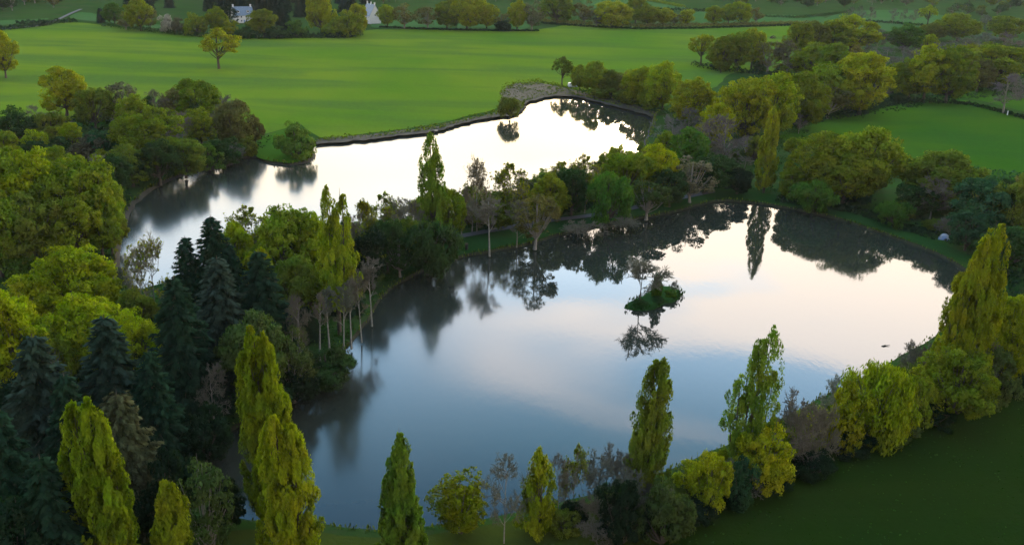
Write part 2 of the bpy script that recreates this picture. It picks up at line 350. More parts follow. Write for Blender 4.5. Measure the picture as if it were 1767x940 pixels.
def tubes(name, segs, mat, k=5):
    """segs: list of polylines [(pos, radius), ...]"""
    V = []; Fs = []
    for s in segs:
        o = len(V); m = len(s)
        for i, (p, r) in enumerate(s):
            p = np.asarray(p, float); a = np.asarray(s[max(i - 1, 0)][0], float); b = np.asarray(s[min(i + 1, m - 1)][0], float)
            t = unit(b - a); u = unit(np.cross(t, (1, 0.13, 0)) if abs(t[0]) < .9 else np.cross(t, (0, 1, 0))); w = np.cross(t, u)
            for j in range(k):
                an = 2 * math.pi * j / k; V.append(p + (u * math.cos(an) + w * math.sin(an)) * r)
        for i in range(m - 1):
            for j in range(k): Fs.append((o + i * k + j, o + i * k + (j + 1) % k, o + (i + 1) * k + (j + 1) % k, o + (i + 1) * k + j))
    return mesh_np(name, np.array(V), np.array(Fs), mat, smooth=True)
# ------------------------------------------------------------------ tree prototypes: (trunk mesh, crown mesh, width, height)
def oak(name, W_=12., H=13., lobes=22, per=9, leaves=58, low=.16, lf=.46, flat_=1.0, seed=0, droop=0, barkm='bark', gap=0.0):
    global RNG; RNG = np.random.default_rng(100 + seed)
    R = np.array([W_ / 2, W_ / 2, H * (1 - low) / 2]); ctr = np.array([0, 0, H * low + R[2]])
    D = rdir(lobes * 3); D = D[D[:, 2] > (-.55 if low > .15 else -.92)][:lobes]
    rad = RNG.uniform(.50, .70, len(D)); LC = ctr + D * R * rad[:, None]; LR = RNG.uniform(.24, .40, len(D)) * W_ / 2 * 1.05
    LC = np.vstack([LC, ctr + np.array([[0, 0, .45 * R[2]], [.1 * W_, 0, 0], [-.1 * W_, .05 * W_, -.2 * R[2]]])]); LR = np.append(LR, [.36 * W_ / 2] * 3)
    D = np.vstack([D, [[0, 0, 1], [0, 0, .5], [0, 0, .2]]])
    parts = []; ends = []
    for i in range(len(LC)):
        d2 = rdir(per); d2 = unit(d2 + .55 * D[i] + [0, 0, .25])
        c2 = LC[i] + d2 * LR[i] * RNG.uniform(.6, .98, (per, 1)) * [1, 1, .85 * flat_]
        r2 = LR[i] * RNG.uniform(.30, .48, per)
        for j in range(per):
            if RNG.random() < gap: continue
            n = int(leaves * RNG.uniform(.7, 1.25)); d3 = unit(rdir(n) + .35 * d2[j] + [0, 0, .15])
            rr = r2[j] * RNG.uniform(.45, 1.12, (n, 1)) ** .8
            P = c2[j] + d3 * rr * [1, 1, .8]
            if droop: P[:, 2] -= RNG.random(n) * droop * r2[j]
            P[:, 2] = np.maximum(P[:, 2], .25)
            sh = .42 * d3 + .4 * d2[j] + .35 * unit(P - ctr) + .28 * rdir(n) + [0, 0, .12]
            gn = unit(d3 + .9 * rdir(n))
            t = np.clip(.5 + .16 * RNG.normal() + .2 * RNG.normal(size=n), 0, 1)
            ax = np.tile([0, 0, 1.], (n, 1)) + .3 * rdir(n) if droop else None
            parts.append(leaf_quads(P, gn, lf * RNG.uniform(.6, 1.25, n), t, 2.4 if droop else 1.15, ax, sh))
        ends.append((LC[i], LR[i]))
    cr = leaf_mesh(name + '_crown', parts, M['leaf'])
    r0 = W_ * .032; fork = H * (low + .12)
    segs = [[((0, 0, -.3), r0 * 1.35), ((0.05, 0, .5), r0), ((.1, .05, fork * .6), r0 * .85), ((.15, 0, fork), r0 * .75), ((.1, .1, H * .62), r0 * .4), ((0, 0, H * .85), r0 * .12)]]
    for c, lr in ends:
        st = np.array([.12, 0, fork * RNG.uniform(.75, 1.35)]); mid = st * .45 + c * .55 + np.array([0, 0, -.08 * H * RNG.random()])
        segs.append([(st, r0 * .38), (mid, r0 * .24), (c, r0 * .12), (c + (c - mid) * .45, r0 * .05)])
    return tubes(name + '_trunk', segs, M[barkm], 5), cr, W_, H
def poplar(name, H=22., W_=5., spires=((0, 1.0, .04, 1.0),), K=75, per=95, seed=0, lf=.36, low=.05, openness=0.0):
    """spires: (dx in widths, top, bottom, radius) fractions"""
    global RNG; RNG = np.random.default_rng(300 + seed); parts = []; segs = [[((0, 0, -.3), .42), ((0, 0, H * .3), .3), ((spires[0][0] * W_ * .8, 0, H * .93), .05)]]
    for (dx, top, bot, rf) in spires:
        b0, t0 = H * bot, H * top; Ls = t0 - b0; R = W_ / 2 * rf * 1.14; kk = int(K * (Ls / H) * max(.5, rf))
        if dx: segs.append([((0, 0, max(1., b0 * .6)), .2), ((dx * W_ * .8, RNG.uniform(-.3, .3), b0 + Ls * .3), .13), ((dx * W_, 0, b0 + Ls * .95), .03)])
        for i in range(kk):
            t = (i + RNG.random()) / kk * .93; ph = RNG.uniform(0, 2 * math.pi)
            u = RNG.uniform(.55, 1.0)
            def rad(q): return R * min(1, (q + .06) / .24) ** .6 * max(0, 1 - q ** 4.2) ** .7
            Lb = Ls * RNG.uniform(.10, .19); m = int(per * RNG.uniform(.6, 1.3))
            s = RNG.random(m); q = np.clip(t + s * Lb / Ls, 0, 1.02)
            m = int(m * 1.3); s = RNG.random(m); q = np.clip(t + s * Lb / Ls, 0, 1.02); rr = np.array([rad(min(v, .995)) for v in q]) * u * (.55 + .45 * np.minimum(1, s * 2.2))
            w = np.where(s > .8, (1.05 - s) / .25, 1.0) * .30 * (1 + .5 * rf)
            ax_x = dx * W_ * (.55 + .45 * np.clip(q, 0, 1)) if dx else 0
            d = np.array([math.cos(ph), math.sin(ph), 0])
            P = np.stack([ax_x + d[0] * rr, d[1] * rr, b0 + q * Ls], 1) + rdir(m) * w[:, None] * .9 * np.array([1, 1, 1.3])
            P[:, 2] = np.minimum(P[:, 2], t0 + RNG.uniform(-.8, .7))
            gn = unit(d + .9 * rdir(m)); sh = unit(.7 * d + .35 * rdir(m) + [0, 0, .38])
            ti = np.clip(.5 + .13 * RNG.normal() + .2 * RNG.normal(size=m), 0, 1)
            parts.append(leaf_quads(P, gn, lf * .84 * RNG.uniform(.55, 1.2, m), ti, 2.1, np.tile([0, 0, 1.], (m, 1)) + .35 * rdir(m), sh))
            if i % 5 == 0:
                p0 = np.array([dx * W_ * .6 if dx else 0, 0, b0 + t * Ls]); r1 = rad(min(.99, t + .08)) * u
                segs.append([(p0, .07), (p0 + d * r1 * .5 + [0, 0, Lb * .4], .04), (p0 + d * r1 * .75 + [0, 0, Lb * .8], .015)])
    return tubes(name + '_trunk', segs, M['bark'], 4), leaf_mesh(name + '_crown', parts, M['leaf']), W_, H
def conifer(name, H=20., W_=9., seed=0, tiers=36, per=46, broad=.85, mat='needle', lf=.5):
    global RNG; RNG = np.random.default_rng(500 + seed); parts = []; segs = [[((0, 0, -.3), .38), ((0, 0, H * .5), .22), ((0, 0, H * .99), .03)]]
    for i in range(tiers):
        t = .03 + .95 * (i / tiers) ** 1.02; z = H * t; R = W_ / 2 * (1 - t) ** broad + .18; nb = int(6 + 5 * (1 - t)); o = RNG.uniform(0, 6.28)
        for j in range(nb):
            ph = o + 6.283 * j / nb + RNG.uniform(-.25, .25); Lb = R * RNG.uniform(.72, 1.14); d = np.array([math.cos(ph), math.sin(ph), 0]); sd = np.array([-d[1], d[0], 0])
            m = max(8, int(per * (Lb / (W_ / 2)) ** .8)); s = RNG.uniform(.12, 1, m) ** .75
            side = RNG.uniform(-1, 1, m) * (1.04 - s) * .42 * Lb
            zz = z - .30 * Lb * s + .17 * Lb * s ** 3 + RNG.normal(size=m) * .10 - abs(side) * .25
            P = d * (s * Lb)[:, None] + sd * side[:, None]; P[:, 2] = np.maximum(zz, .2)
            gn = unit(np.array([0, 0, 1]) + .5 * d + .55 * rdir(m)); sh = unit(np.array([0, 0, .55]) + .75 * d + .35 * rdir(m))
            ti = np.clip(.42 + .35 * (s - .5) + .2 * RNG.normal(size=m) + .08 * RNG.normal(), 0, 1)
            ax = d + .6 * sd * np.sign(side)[:, None] + np.array([0, 0, -.25])
            parts.append(leaf_quads(P, gn, lf * RNG.uniform(.6, 1.1, m), ti, 2.0, ax, sh))
            if j % 2 == 0: segs.append([((0, 0, z), .05), (tuple(d * Lb * .5 + [0, 0, z - .12 * Lb]), .03), (tuple(d * Lb * .95 + [0, 0, z - .14 * Lb]), .012)])
    return tubes(name + '_trunk', segs, M['bark'], 4), leaf_mesh(name + '_crown', parts, M[mat]), W_, H
def bare(name, H=12., W_=9., seed=0, leafy=0, barkm='bark_grey', low=.18, nb=11, upr=.5, twr=.042, tw=5, lf=.3, stems=1):
    global RNG; RNG = np.random.default_rng(700 + seed); rr = random.Random(seed); thick = []; thin = []; tips = []
    def branch(p, d, ln, r, lev):
        k = 3 if lev < 3 else 2; pts = [(p.copy(), r)]; q = p.copy(); dd = d.copy()
        for i in range(k):
            dd = unit(dd + .22 * RNG.normal(size=3) + np.array([0, 0, .12 * upr])); q = q + dd * ln / k; pts.append((q.copy(), r * (1 - .75 * (i + 1) / k) + .004))
        (thick if lev < 2 else thin).append(pts)
        if lev >= 4: tips.append(q); return
        n = (0, nb, 6, 5, tw)[lev + 1] if lev < 4 else 0
        for j in range(n):
            f = rr.uniform(.25, 1.0); a = min(int(f * k), k - 1); g = f * k - a
            pp = pts[a][0] * (1 - g) + pts[a + 1][0] * g
            side = unit(np.cross(dd, RNG.normal(size=3))); nd_ = unit(dd * .75 + side * rr.uniform(.5, 1.0) + np.array([0, 0, .18 * upr]))
            branch(pp, nd_, ln * rr.uniform(.42, .68), max(r * .42, twr * .5), lev + 1)
    for sidx in range(stems):
        lean = np.array([RNG.normal() * .1, RNG.normal() * .1, 1]) if stems > 1 else np.array([RNG.normal() * .03, RNG.normal() * .03, 1])
        st = np.array([RNG.normal() * .5, RNG.normal() * .5, 0]) if stems > 1 else np.zeros(3)
        top = st + unit(lean) * H * .86; r0 = H * .0105 / math.sqrt(stems) * 1.15
        pts = [(st + [0, 0, -.3], r0 * 1.2), (st * .6 + top * .4 * np.array([1, 1, .9]), r0 * .75), (top, r0 * .15)]; thick.append(pts)
        for j in range(nb):
            f = low + (1 - low) * (j + rr.random()) / nb; pp = st + (top - st) * f; ph = rr.uniform(0, 6.283) ; el = upr + .35 * f
            d = unit(np.array([math.cos(ph), math.sin(ph), el])); sp = math.sin(math.pi * min(1, (f - low) / (1 - low) * .75 + .25)) ** .6
            branch(pp, d, W_ * .40 * sp * rr.uniform(.75, 1.1), r0 * .38, 1)
    thin = [[(p, max(r, twr * .65)) for p, r in s] for s in thin]
    tr = tubes(name + '_trunk', thick, M[barkm], 4); tg = tubes(name + '_twigs', thin, M['twig'], 3); lm = None
    if leafy:
        T = np.array(tips); T = T[RNG.random(len(T)) < min(1, leafy / 4)]; k = 5; n = len(T) * k
        P = np.repeat(T, k, 0) + rdir(n) * .30 * RNG.random((n, 1)); c = np.array([0, 0, H * .6])
        lm = leaf_mesh(name + '_leaves', leaf_quads(P, rdir(n), lf * RNG.uniform(.5, 1.2, n), np.clip(.5 + .22 * RNG.normal(size=n), 0, 1), 1.1, None, unit(P - c) * .7 + .5 * rdir(n) + [0, 0, .3]), M['leaf'])
    return tr, tg, W_, H, lm
PR = {}
PAL_LIGHT = (.105, .175, .025)
def reg(kind, *ps): PR[kind] = list(ps)
reg('oak', *[oak('oak%d' % i, seed=i, lobes=27 + 2 * i, per=10, leaves=62, lf=.33, H=(11, 12, 13, 11, 12, 13)[i], low=(.02, .05, .0, .09, .02, .04)[i]) for i in range(6)])
reg('field_tree', oak('fieldtree', seed=21, lobes=20, per=7, leaves=40, low=.19, gap=.2), oak('fieldtreeb', seed=22, lobes=22, per=7, leaves=40, low=.19, gap=.2))
reg('shrub', *[oak('shrub%d' % i, seed=40 + i, W_=6, H=4.2, lobes=20, per=9, leaves=56, low=-.12, lf=.19) for i in range(4)])
reg('airy', *[oak('airy%d' % i, seed=60 + i, W_=9, H=13, lobes=24, per=8, leaves=24, low=.04, lf=.34, gap=.10, barkm='bark_grey') for i in range(3)])
reg('willow', *[oak('willow%d' % i, seed=50 + i, W_=10, H=9, lobes=20, per=9, leaves=66, low=.0, lf=.22, droop=1.8) for i in range(3)])
reg('poplar', poplar('poplar0', spires=((0, 1, .04, 1), (.22, .72, .1, .55)), seed=1), poplar('poplar1', spires=((0, 1, .04, 1), (-.25, .8, .1, .5)), seed=2))
reg('cone', *[conifer('fir%d' % i, seed=i, H=20, W_=(10, 11, 9)[i], broad=.68, per=60) for i in range(3)])
reg('cedar', conifer('cedar', seed=9, H=18, W_=14, broad=.55, tiers=26, per=80, lf=.55))
reg('dense', conifer('dense', seed=12, H=9, W_=4, broad=.4, tiers=40, per=30, lf=.35))
reg('bare', *[bare('bare%d' % i, seed=i) for i in range(3)])
reg('bush_bare', *[bare('barebush%d' % i, seed=10 + i, H=6, W_=6, stems=3, nb=6, low=.1, tw=4) for i in range(2)])
reg('sparse', *[bare('sparse%d' % i, seed=20 + i, leafy=(3.2, 2.4)[i], nb=11) for i in range(2)])
reg('bud', bare('bud', seed=31, leafy=1.1, W_=10, H=11), bare('budb', seed=32, leafy=.8))
reg('birch', bare('birch0', seed=41, H=14, W_=6, barkm='bark_pale', low=.42, nb=12, upr=1.1), bare('birch1', seed=42, H=15, W_=5, barkm='bark_pale', low=.5, nb=11, upr=1.4))
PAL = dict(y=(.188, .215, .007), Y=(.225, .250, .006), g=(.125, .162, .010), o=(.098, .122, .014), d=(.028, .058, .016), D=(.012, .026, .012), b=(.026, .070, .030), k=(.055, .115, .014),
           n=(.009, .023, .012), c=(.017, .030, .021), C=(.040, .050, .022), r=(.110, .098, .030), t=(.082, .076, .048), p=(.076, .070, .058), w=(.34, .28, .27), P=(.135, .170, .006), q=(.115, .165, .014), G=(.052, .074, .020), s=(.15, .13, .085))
NM = dict(oak='broadleaf_tree', field_tree='field_tree', shrub='shrub', airy='young_tree', willow='willow_tree', poplar='poplar_tree', cone='fir_tree', cedar='cedar_tree', dense='cypress_tree', bare='bare_tree', bush_bare='bare_shrub', sparse='budding_tree', bud='budding_tree', birch='birch_tree')
PLANTS = []
def place(kind, P, w, h, colr, label, group=None, proto=None, rz=None):
    ps = PR[kind]; pr = proto or ps[random.randrange(len(ps))]
    o = empty(NM[kind], P); sx, sz = w / pr[2], h / pr[3]
    rz = random.uniform(0, 6.283) if rz is None else rz
    tr = link('trunk', pr[0], o); cr = link('crown' if len(pr) < 5 else 'twigs', pr[1], o); obs = [tr, cr]
    if len(pr) > 4 and pr[4]: lv = link('crown', pr[4], o); obs.append(lv)
    o.rotation_euler = (0, 0, rz); o.scale = (sx, sx * random.uniform(.92, 1.08) if proto is None else sx, sz)
    c0 = PAL[colr] if isinstance(colr, str) else colr; k = random.uniform(.86, 1.16); hsh = random.uniform(-.08, .08)
    cl = (c0[0] * k * (1 + hsh), c0[1] * k * (1 - hsh * .4), c0[2] * k)
    for q in obs: q.color = (*cl, 1)
    if len(pr) > 4: cr.color = (*[v * random.uniform(.9, 1.1) for v in (PAL['s'] if colr in ('s', 'y', 'q') else PAL['t'] if colr != 'p' else PAL['p'])], 1)
    cat = 'shrub' if kind in ('shrub', 'bush_bare') else 'tree'
    tag(o, label, cat, group); o['_x'] = proj_x(P); PLANTS.append(o); return o
WF = dict(oak=1.14, shrub=1.12, cone=1.22, airy=1.1, bare=1.1, willow=1.0)
DV = F / math.tan(TH); XVP = CX - DV * sr_; YVP = CY + DV * cr_
MORE = 1
def T(kind, xm, yt, yb, w, colr, label, group=None, proto=None, rz=None):
    """centre column, top row, foot row and width as measured in the photograph"""
    ym = (yt + yb) / 2; xb = xm + (XVP - xm) / (YVP - ym) * (yb - ym)
    P = G(xb, yb); h = top_z(P, yt) - GZ; wm = w * depth(P) / F * WF.get(kind, 1.0)
    if yb < 215 and kind in ('oak', 'airy', 'bare', 'shrub'): wm *= 1.12; h *= 1.12
    return place(kind, P, wm, h, colr, label, group, proto, rz)
def POP(xm, yt, yb, w, colr, label, spires, group='tall poplars round the near pond', seed=0, K=75, per=95, lf=.36):
    ym = (yt + yb) / 2; xb = xm + (XVP - xm) / (YVP - ym) * (yb - ym); P = G(xb, yb); h = top_z(P, yt) - GZ; wm = w * depth(P) / F
    return place('poplar', P, wm, h, colr, label, group, poplar('poplarh%d' % seed, h, wm, spires, K, per, seed, lf), 0.0)
ordn = ['first', 'second', 'third', 'fourth', 'fifth', 'sixth', 'seventh', 'eighth', 'ninth', 'tenth', 'eleventh', 'twelfth', 'thirteenth', 'fourteenth', 'fifteenth', 'sixteenth', 'seventeenth', 'eighteenth', 'nineteenth', 'twentieth', '21st', '22nd', '23rd', '24th', '25th', '26th', '27th', '28th', '29th', '30th']
def row(items, label, group):
    """items: (kind, xm, ytop, ybase, w, colour); label has {o} for the place in the row"""
    obs = [T(*it, label, group) for it in items]
    for i, o in enumerate(sorted(obs, key=lambda q: q['_x'])):
        if '{o}' in label: o['label'] = label.format(o=ordn[i])
# ------------------------------------------------------------------ the tall poplars of the foreground and the banks
POP(172,698,1046,112,'P','broad blunt-topped golden poplar nearest the bottom left corner',[(-.16,.99,.03,.72),(.05,1,.03,.72),(.16,.94,.03,.62),(.30,.66,.03,.5),(.24,.80,.03,.5)],seed=1,K=100,per=130,lf=.33)
POP(217,890,1060,46,'P','small pointed poplar pressed against the foot of the blunt-topped poplar at bottom left',[(-.15,.93,.03,.8),(.2,1,.03,.7)],seed=2,K=60,per=80,lf=.3)
POP(303,836,1050,66,'P','short golden poplar cut by the bottom edge between the blunt-topped poplar and the pond',[(-.1,1,.03,.8),(.1,.98,.03,.8),(-.3,.6,.03,.4)],seed=3,K=80,per=110,lf=.3)
POP(458,572,905,88,'P','tallest golden poplar on the left bank, rising behind its twin-topped neighbour',[(-.12,1,.03,.8),(.1,.975,.03,.8),(.22,.76,.05,.7),(-.2,.9,.03,.6)],seed=4,K=95,per=125,lf=.32)
POP(497,722,1010,100,(.155,.185,.006),'twin-topped golden poplar in front of the tallest left-bank poplar',[(-.16,1,.03,.66),(.16,.97,.03,.66),(.02,.80,.03,.95),(.34,.42,.03,.45)],seed=5,K=95,per=125,lf=.3)
POP(692,753,985,80,'q','dark-streaked green poplar standing alone in front of the blue water',[(0,1,.03,.62),(-.16,.76,.03,.6),(.16,.68,.03,.65),(0,.8,.03,.8),(-.02,.5,.03,.98)],seed=6,K=85,per=110,lf=.3)
POP(1121,623,862,74,'q','green poplar with a stepped left side above the dark thorn thicket',[(.16,1,.12,.72),(0,.98,.12,.72),(-.22,.74,.12,.56),(.26,.66,.1,.6),(-.26,.5,.08,.6),(.1,.5,.06,.8)],seed=7,K=85,per=110,lf=.27)
POP(1299,568,812,100,'q','open poplar whose tops climb in steps to the right, dark limbs showing',[(.17,1,.05,.6),(.05,.95,.05,.52),(-.07,.86,.05,.5),(-.25,.67,.05,.5),(.3,.72,.05,.48),(-.34,.42,.04,.42)],seed=8,K=84,per=84,lf=.27)
POP(1674,393,690,104,'P','largest poplar, leaning crown of many tops at the right end of the near pond',[(.18,1,.04,.62),(.04,.97,.04,.62),(-.07,.88,.04,.62),(-.18,.76,.03,.55),(-.3,.60,.03,.5),(.26,.82,.04,.55),(.04,.75,.02,.95)],seed=9,K=95,per=105,lf=.33)
POP(581,325,578,70,(.165,.205,.010),'open-topped poplar above the bare pale-stemmed trees on the left shore',[(-.16,1,.22,.55),(.2,.97,.22,.5),(0,.84,.2,.95),(.12,.6,.18,.95)],seed=10,K=85,per=95,lf=.34)
POP(745,230,424,58,'q','slender poplar in the middle of the tree belt between the ponds',[(-.04,1,.06,.78),(.12,.84,.08,.7),(-.12,.74,.05,.8),(.18,.55,.05,.85)],seed=11,K=85,per=85,lf=.36)
POP(1327,185,333,46,(.185,.225,.012),'slender poplar by the far right corner of the near pond, mirrored in it',[(0,1,.06,.75),(.12,.85,.06,.6),(-.1,.7,.05,.8)],seed=12,K=70,per=72,lf=.42)
# young trees on the near bank
T('airy',793,800,918,102,'P','wide soft yellow young tree on the near bank, first right of the dark-streaked poplar')
T('bare',872,783,938,84,'t','leafless grey tree between the two yellow young trees on the near bank')
T('oak',796,850,920,80,'P','low yellow bush around the foot of the wide soft yellow young tree')
POP(928,780,925,66,'P','narrow bright yellow young tree right of the leafless grey tree on the near bank',[(0,1,.05,.8),(.1,.85,.05,.8),(-.1,.55,.02,.9)],group='young trees on the near bank',seed=13,K=70,per=48,lf=.3)
T('sparse',990,760,885,56,'y','thin-stemmed tree with a small pale yellow top on the near bank')
T('bare',966,778,895,50,'r','brownish leafless stem beside the thin-stemmed pale yellow tree on the near bank')
T('bush_bare',1030,782,868,64,'t','grey-brown leafless thicket left of the stepped green poplar')
T('bush_bare',1072,775,862,58,'r','taller brownish leafless thicket touching the stepped green poplar')
T('bush_bare',1085,815,905,75,'t','tangled grey twigs in the top of the dark thorn thicket')
T('shrub',1075,826,938,96,'D','dark thorn thicket on the field side of the near bank')
T('shrub',1148,838,936,104,'G','brown-green bush joined to the right of the dark thorn thicket')
T('shrub',1225,780,884,76,'y','yellow-green bush alone on the bank left of the stepped open poplar')
T('shrub',1276,795,872,64,'b','blue-green holly bush under the left foot of the stepped open poplar')
T('shrub',1318,742,842,100,'y','olive-yellow bush wrapped round the foot of the stepped open poplar')
T('bush_bare',1388,688,806,74,'t','upright leafless thicket right of the stepped open poplar')
T('bush_bare',1425,702,800,66,'G','dull green-grey thicket between the leafless thicket and the big yellow willow')
T('willow',1515,612,758,150,'y','big yellow-green willow bush at the right end of the near bank')
T('shrub',1458,668,772,90,'y','yellow bush at the left side of the big yellow-green willow')
T('shrub',1570,640,742,86,'g','olive bush at the right side of the big yellow-green willow')
T('bush_bare',1435,655,722,56,'s','pale tan leafless shrub at the water behind the big yellow willow')
T('bush_bare',1568,592,640,40,'t','thin grey leafless shrub at the water left of the largest poplar')
T('bush_bare',1600,596,650,50,'t','thin leafless shrub nearest the foot of the largest poplar')
T('oak',1655,600,728,120,'g','olive tree in front of the foot of the largest poplar')
T('oak',1742,508,668,96,'y','yellow-topped olive tree at the right edge, right of the largest poplar')
T('shrub',1712,600,698,84,'G','dull green bush under the yellow-topped tree at the right edge')
T('bush_bare',1690,590,690,70,'t','grey twigs tangled between the olive tree and the right-edge tree')
# undergrowth line along the dark field
row([('shrub',1200,858,900,70,'D'),('shrub',1262,838,872,66,'D'),('shrub',1330,808,846,72,'D'),('shrub',1398,778,818,76,'D'),('shrub',1470,744,782,74,'D'),('shrub',1540,716,758,76,'G'),('shrub',1612,690,732,76,'D'),('shrub',1680,668,704,70,'b'),('shrub',1745,640,676,70,'D')],
    '{o} from left of the low dark bushes edging the dark field','low bushes edging the dark field')
# ------------------------------------------------------------------ left woods, firs
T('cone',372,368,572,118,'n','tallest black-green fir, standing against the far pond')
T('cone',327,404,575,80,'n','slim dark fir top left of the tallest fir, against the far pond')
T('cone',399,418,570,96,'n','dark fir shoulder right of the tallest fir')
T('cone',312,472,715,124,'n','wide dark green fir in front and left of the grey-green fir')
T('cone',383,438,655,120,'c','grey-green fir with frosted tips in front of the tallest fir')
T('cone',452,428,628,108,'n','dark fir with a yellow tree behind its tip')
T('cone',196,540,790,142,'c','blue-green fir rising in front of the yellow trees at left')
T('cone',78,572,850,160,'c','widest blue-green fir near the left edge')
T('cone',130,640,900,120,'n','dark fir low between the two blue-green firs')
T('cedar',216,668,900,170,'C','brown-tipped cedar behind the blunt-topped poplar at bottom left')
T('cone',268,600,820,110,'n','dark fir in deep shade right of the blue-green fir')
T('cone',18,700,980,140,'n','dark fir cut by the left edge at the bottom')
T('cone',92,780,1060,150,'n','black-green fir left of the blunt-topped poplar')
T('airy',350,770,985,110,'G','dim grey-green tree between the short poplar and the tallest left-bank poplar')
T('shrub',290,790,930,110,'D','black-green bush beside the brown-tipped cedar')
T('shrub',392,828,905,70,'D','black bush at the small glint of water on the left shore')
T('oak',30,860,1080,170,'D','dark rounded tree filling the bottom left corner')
T('oak',436,545,705,124,'G' ,'dull olive airy tree behind the tallest left-bank poplar')
T('airy',498,560,690,84,'G','dim grey-green tree at the shore right of the dull olive tree')
T('shrub',560,600,662,96,'d','dark green bush on the shore below the pale-stemmed trees')
T('shrub',505,625,690,84,'D','blackish bush on the shore behind the tallest left-bank poplar')
T('bare',365,620,740,66,'t','bare grey tree in the shade of the firs left of the tallest left-bank poplar')
T('shrub',455,650,735,90,'D','dark bush behind the upper trunk of the tallest left-bank poplar')
T('shrub',350,700,795,96,'D','dark bush at the head of the shaded inlet')
# bare, pale stemmed trees of the left shore
row([('birch',548,492,622,46,'t'),('birch',566,486,606,48,'r'),('birch',590,478,612,52,'t'),('birch',604,470,600,46,'r'),('birch',622,462,588,44,'t')],'{o} from left of the pale-stemmed bare trees under the open-topped poplar','pale-stemmed bare trees on the left shore')
T('birch',640,430,560,62,'t','bare tree with a leaning white stem at the bend of the left shore')
T('bare',515,500,640,60,'t','grey bare tree left of the pale thin-stemmed trees')
# yellow trees left
row([('oak',10,252,430,150,'g'),('oak',72,246,432,140,'y'),('oak',132,268,440,130,'g'),('oak',178,290,420,70,'g')],'{o} from left, back line of big trees left of the far pond','big trees left of the far pond, back line')
row([('oak',-10,325,478,120,'g'),('oak',58,330,472,120,'o'),('oak',122,332,462,110,'g'),('oak',170,340,446,82,'g'),('shrub',30,392,478,80,'k')],'{o} from left, front line of big trees left of the far pond','big trees left of the far pond, front line')
T('oak',188,350,440,60,'o','dark olive tree overhanging the left end of the far pond')
T('oak',132,434,578,150,'y','yellow-green tree in front of the big trees, left of the bare budding tree')
T('oak',52,474,590,120,'y','yellow-green tree at the left edge above the bright yellow tree')
T('oak',24,512,690,140,'Y','bright yellow tree cut by the left edge')
T('oak',142,508,660,140,'Y','bright yellow tree behind the blue-green firs')
T('oak',232,532,680,90,'Y','yellow tree squeezed between the blue-green fir and the wide dark fir')
T('oak',88,560,690,90,'g','olive tree between the two bright yellow trees at left')
T('bud',262,413,560,104,'y','bare wide tree just budding, outlined against the far pond')
T('oak',236,500,600,90,'o','dark olive tree below the bare budding tree')
T('bare',95,600,720,60,'r','brown bare tree among the yellow trees at left')
T('oak',408,382,500,74,'y','yellow tree behind the right side of the tallest fir')
T('sparse',436,346,478,80,'y','sparse pale tree outlined on the far pond left of the olive-yellow tree')
T('oak',497,356,520,140,'g','big olive-yellow tree left of the open-topped poplar')
T('oak',448,422,560,60,'Y','yellow tree showing round the tip of the dark fir')
T('oak',515,440,565,96,'o','brown-olive tree below the big olive-yellow tree')
T('bare',470,470,590,70,'t','grey bare tree in the dusk below the big olive-yellow tree')
T('sparse',475,352,480,54,'q','thin half-leafed tree between the sparse pale tree and the olive-yellow tree')
T('oak',545,372,520,70,'y','yellow tree hidden behind the left of the open-topped poplar')
# ------------------------------------------------------------------ belt between the ponds
row([('sparse',625,338,470,60,'y'),('sparse',655,324,440,74,'y'),('bare',690,332,440,66,'r'),('bare',712,340,430,50,'t'),('bare',606,360,480,50,'t')],'{o} from left of the thin bare trees between open-topped and slender poplar','thin bare trees of the belt')
T('oak',668,372,470,70,'d','dark green tree low under the thin bare trees of the belt')
T('oak',640,392,500,60,'D','black-green tree right of the open-topped poplar')
T('oak',706,380,450,60,'o','brown-green tree low left of the slender poplar')
T('willow',740,378,472,112,'d','dark rounded willow on the shore below the slender poplar')
T('airy',690,405,478,70,'d','dim green tree on the shore left of the dark rounded willow')
T('oak',775,320,415,56,'g','small green tree right of the slender poplar')
T('bare',797,318,408,46,'t','small grey bare tree left of the tall pale bare tree')
T('bud',824,276,402,66,'s','tall pale bare tree outlined on the far pond')
T('birch',846,330,440,70,'t','white-trunked bare tree standing on the lawn by the near pond',None,PR['birch'][0])
T('sparse',884,272,388,78,'y','fine yellow-leafed tree outlined on the far pond')
T('oak',850,330,398,80,'o','low olive tree behind the white-trunked tree')
T('bare',815,340,402,60,'r','brown bare shrub behind the lawn')
T('airy',925,322,428,88,'r','bronze-leafed tree on the near shore in the middle of the belt')
T('bare',893,340,425,60,'t','grey-brown bare tree at the left side of the bronze-leafed tree')
T('oak',950,298,382,70,'g','green tree behind the bronze-leafed tree')
T('oak',988,285,372,64,'d','dark green tree between the bronze-leafed tree and the green willow')
T('sparse',1012,260,368,60,'y','half-bare yellow tree top beside the dark green tree of the belt')
T('willow',1050,292,392,90,'k','green willow by the path near the middle of the near shore')
T('oak',1080,258,348,90,'g','green tree behind the green willow')
T('oak',1128,254,340,84,'Y','bright yellow-green tree in the belt, left of the tan tree')
T('airy',1118,302,378,80,'G','grey-green tree on the shore right of the green willow')
T('airy',1194,266,350,78,'s','tan-leafed round tree near the right end of the belt')
T('oak',1158,290,358,60,'d','dark green tree between the bright yellow-green tree and the tan tree')
T('bush_bare',1000,382,408,70,'t','low grey bare bush at the water below the path')
T('bush_bare',1075,372,396,60,'t','low bare bush at the water right of the green willow')
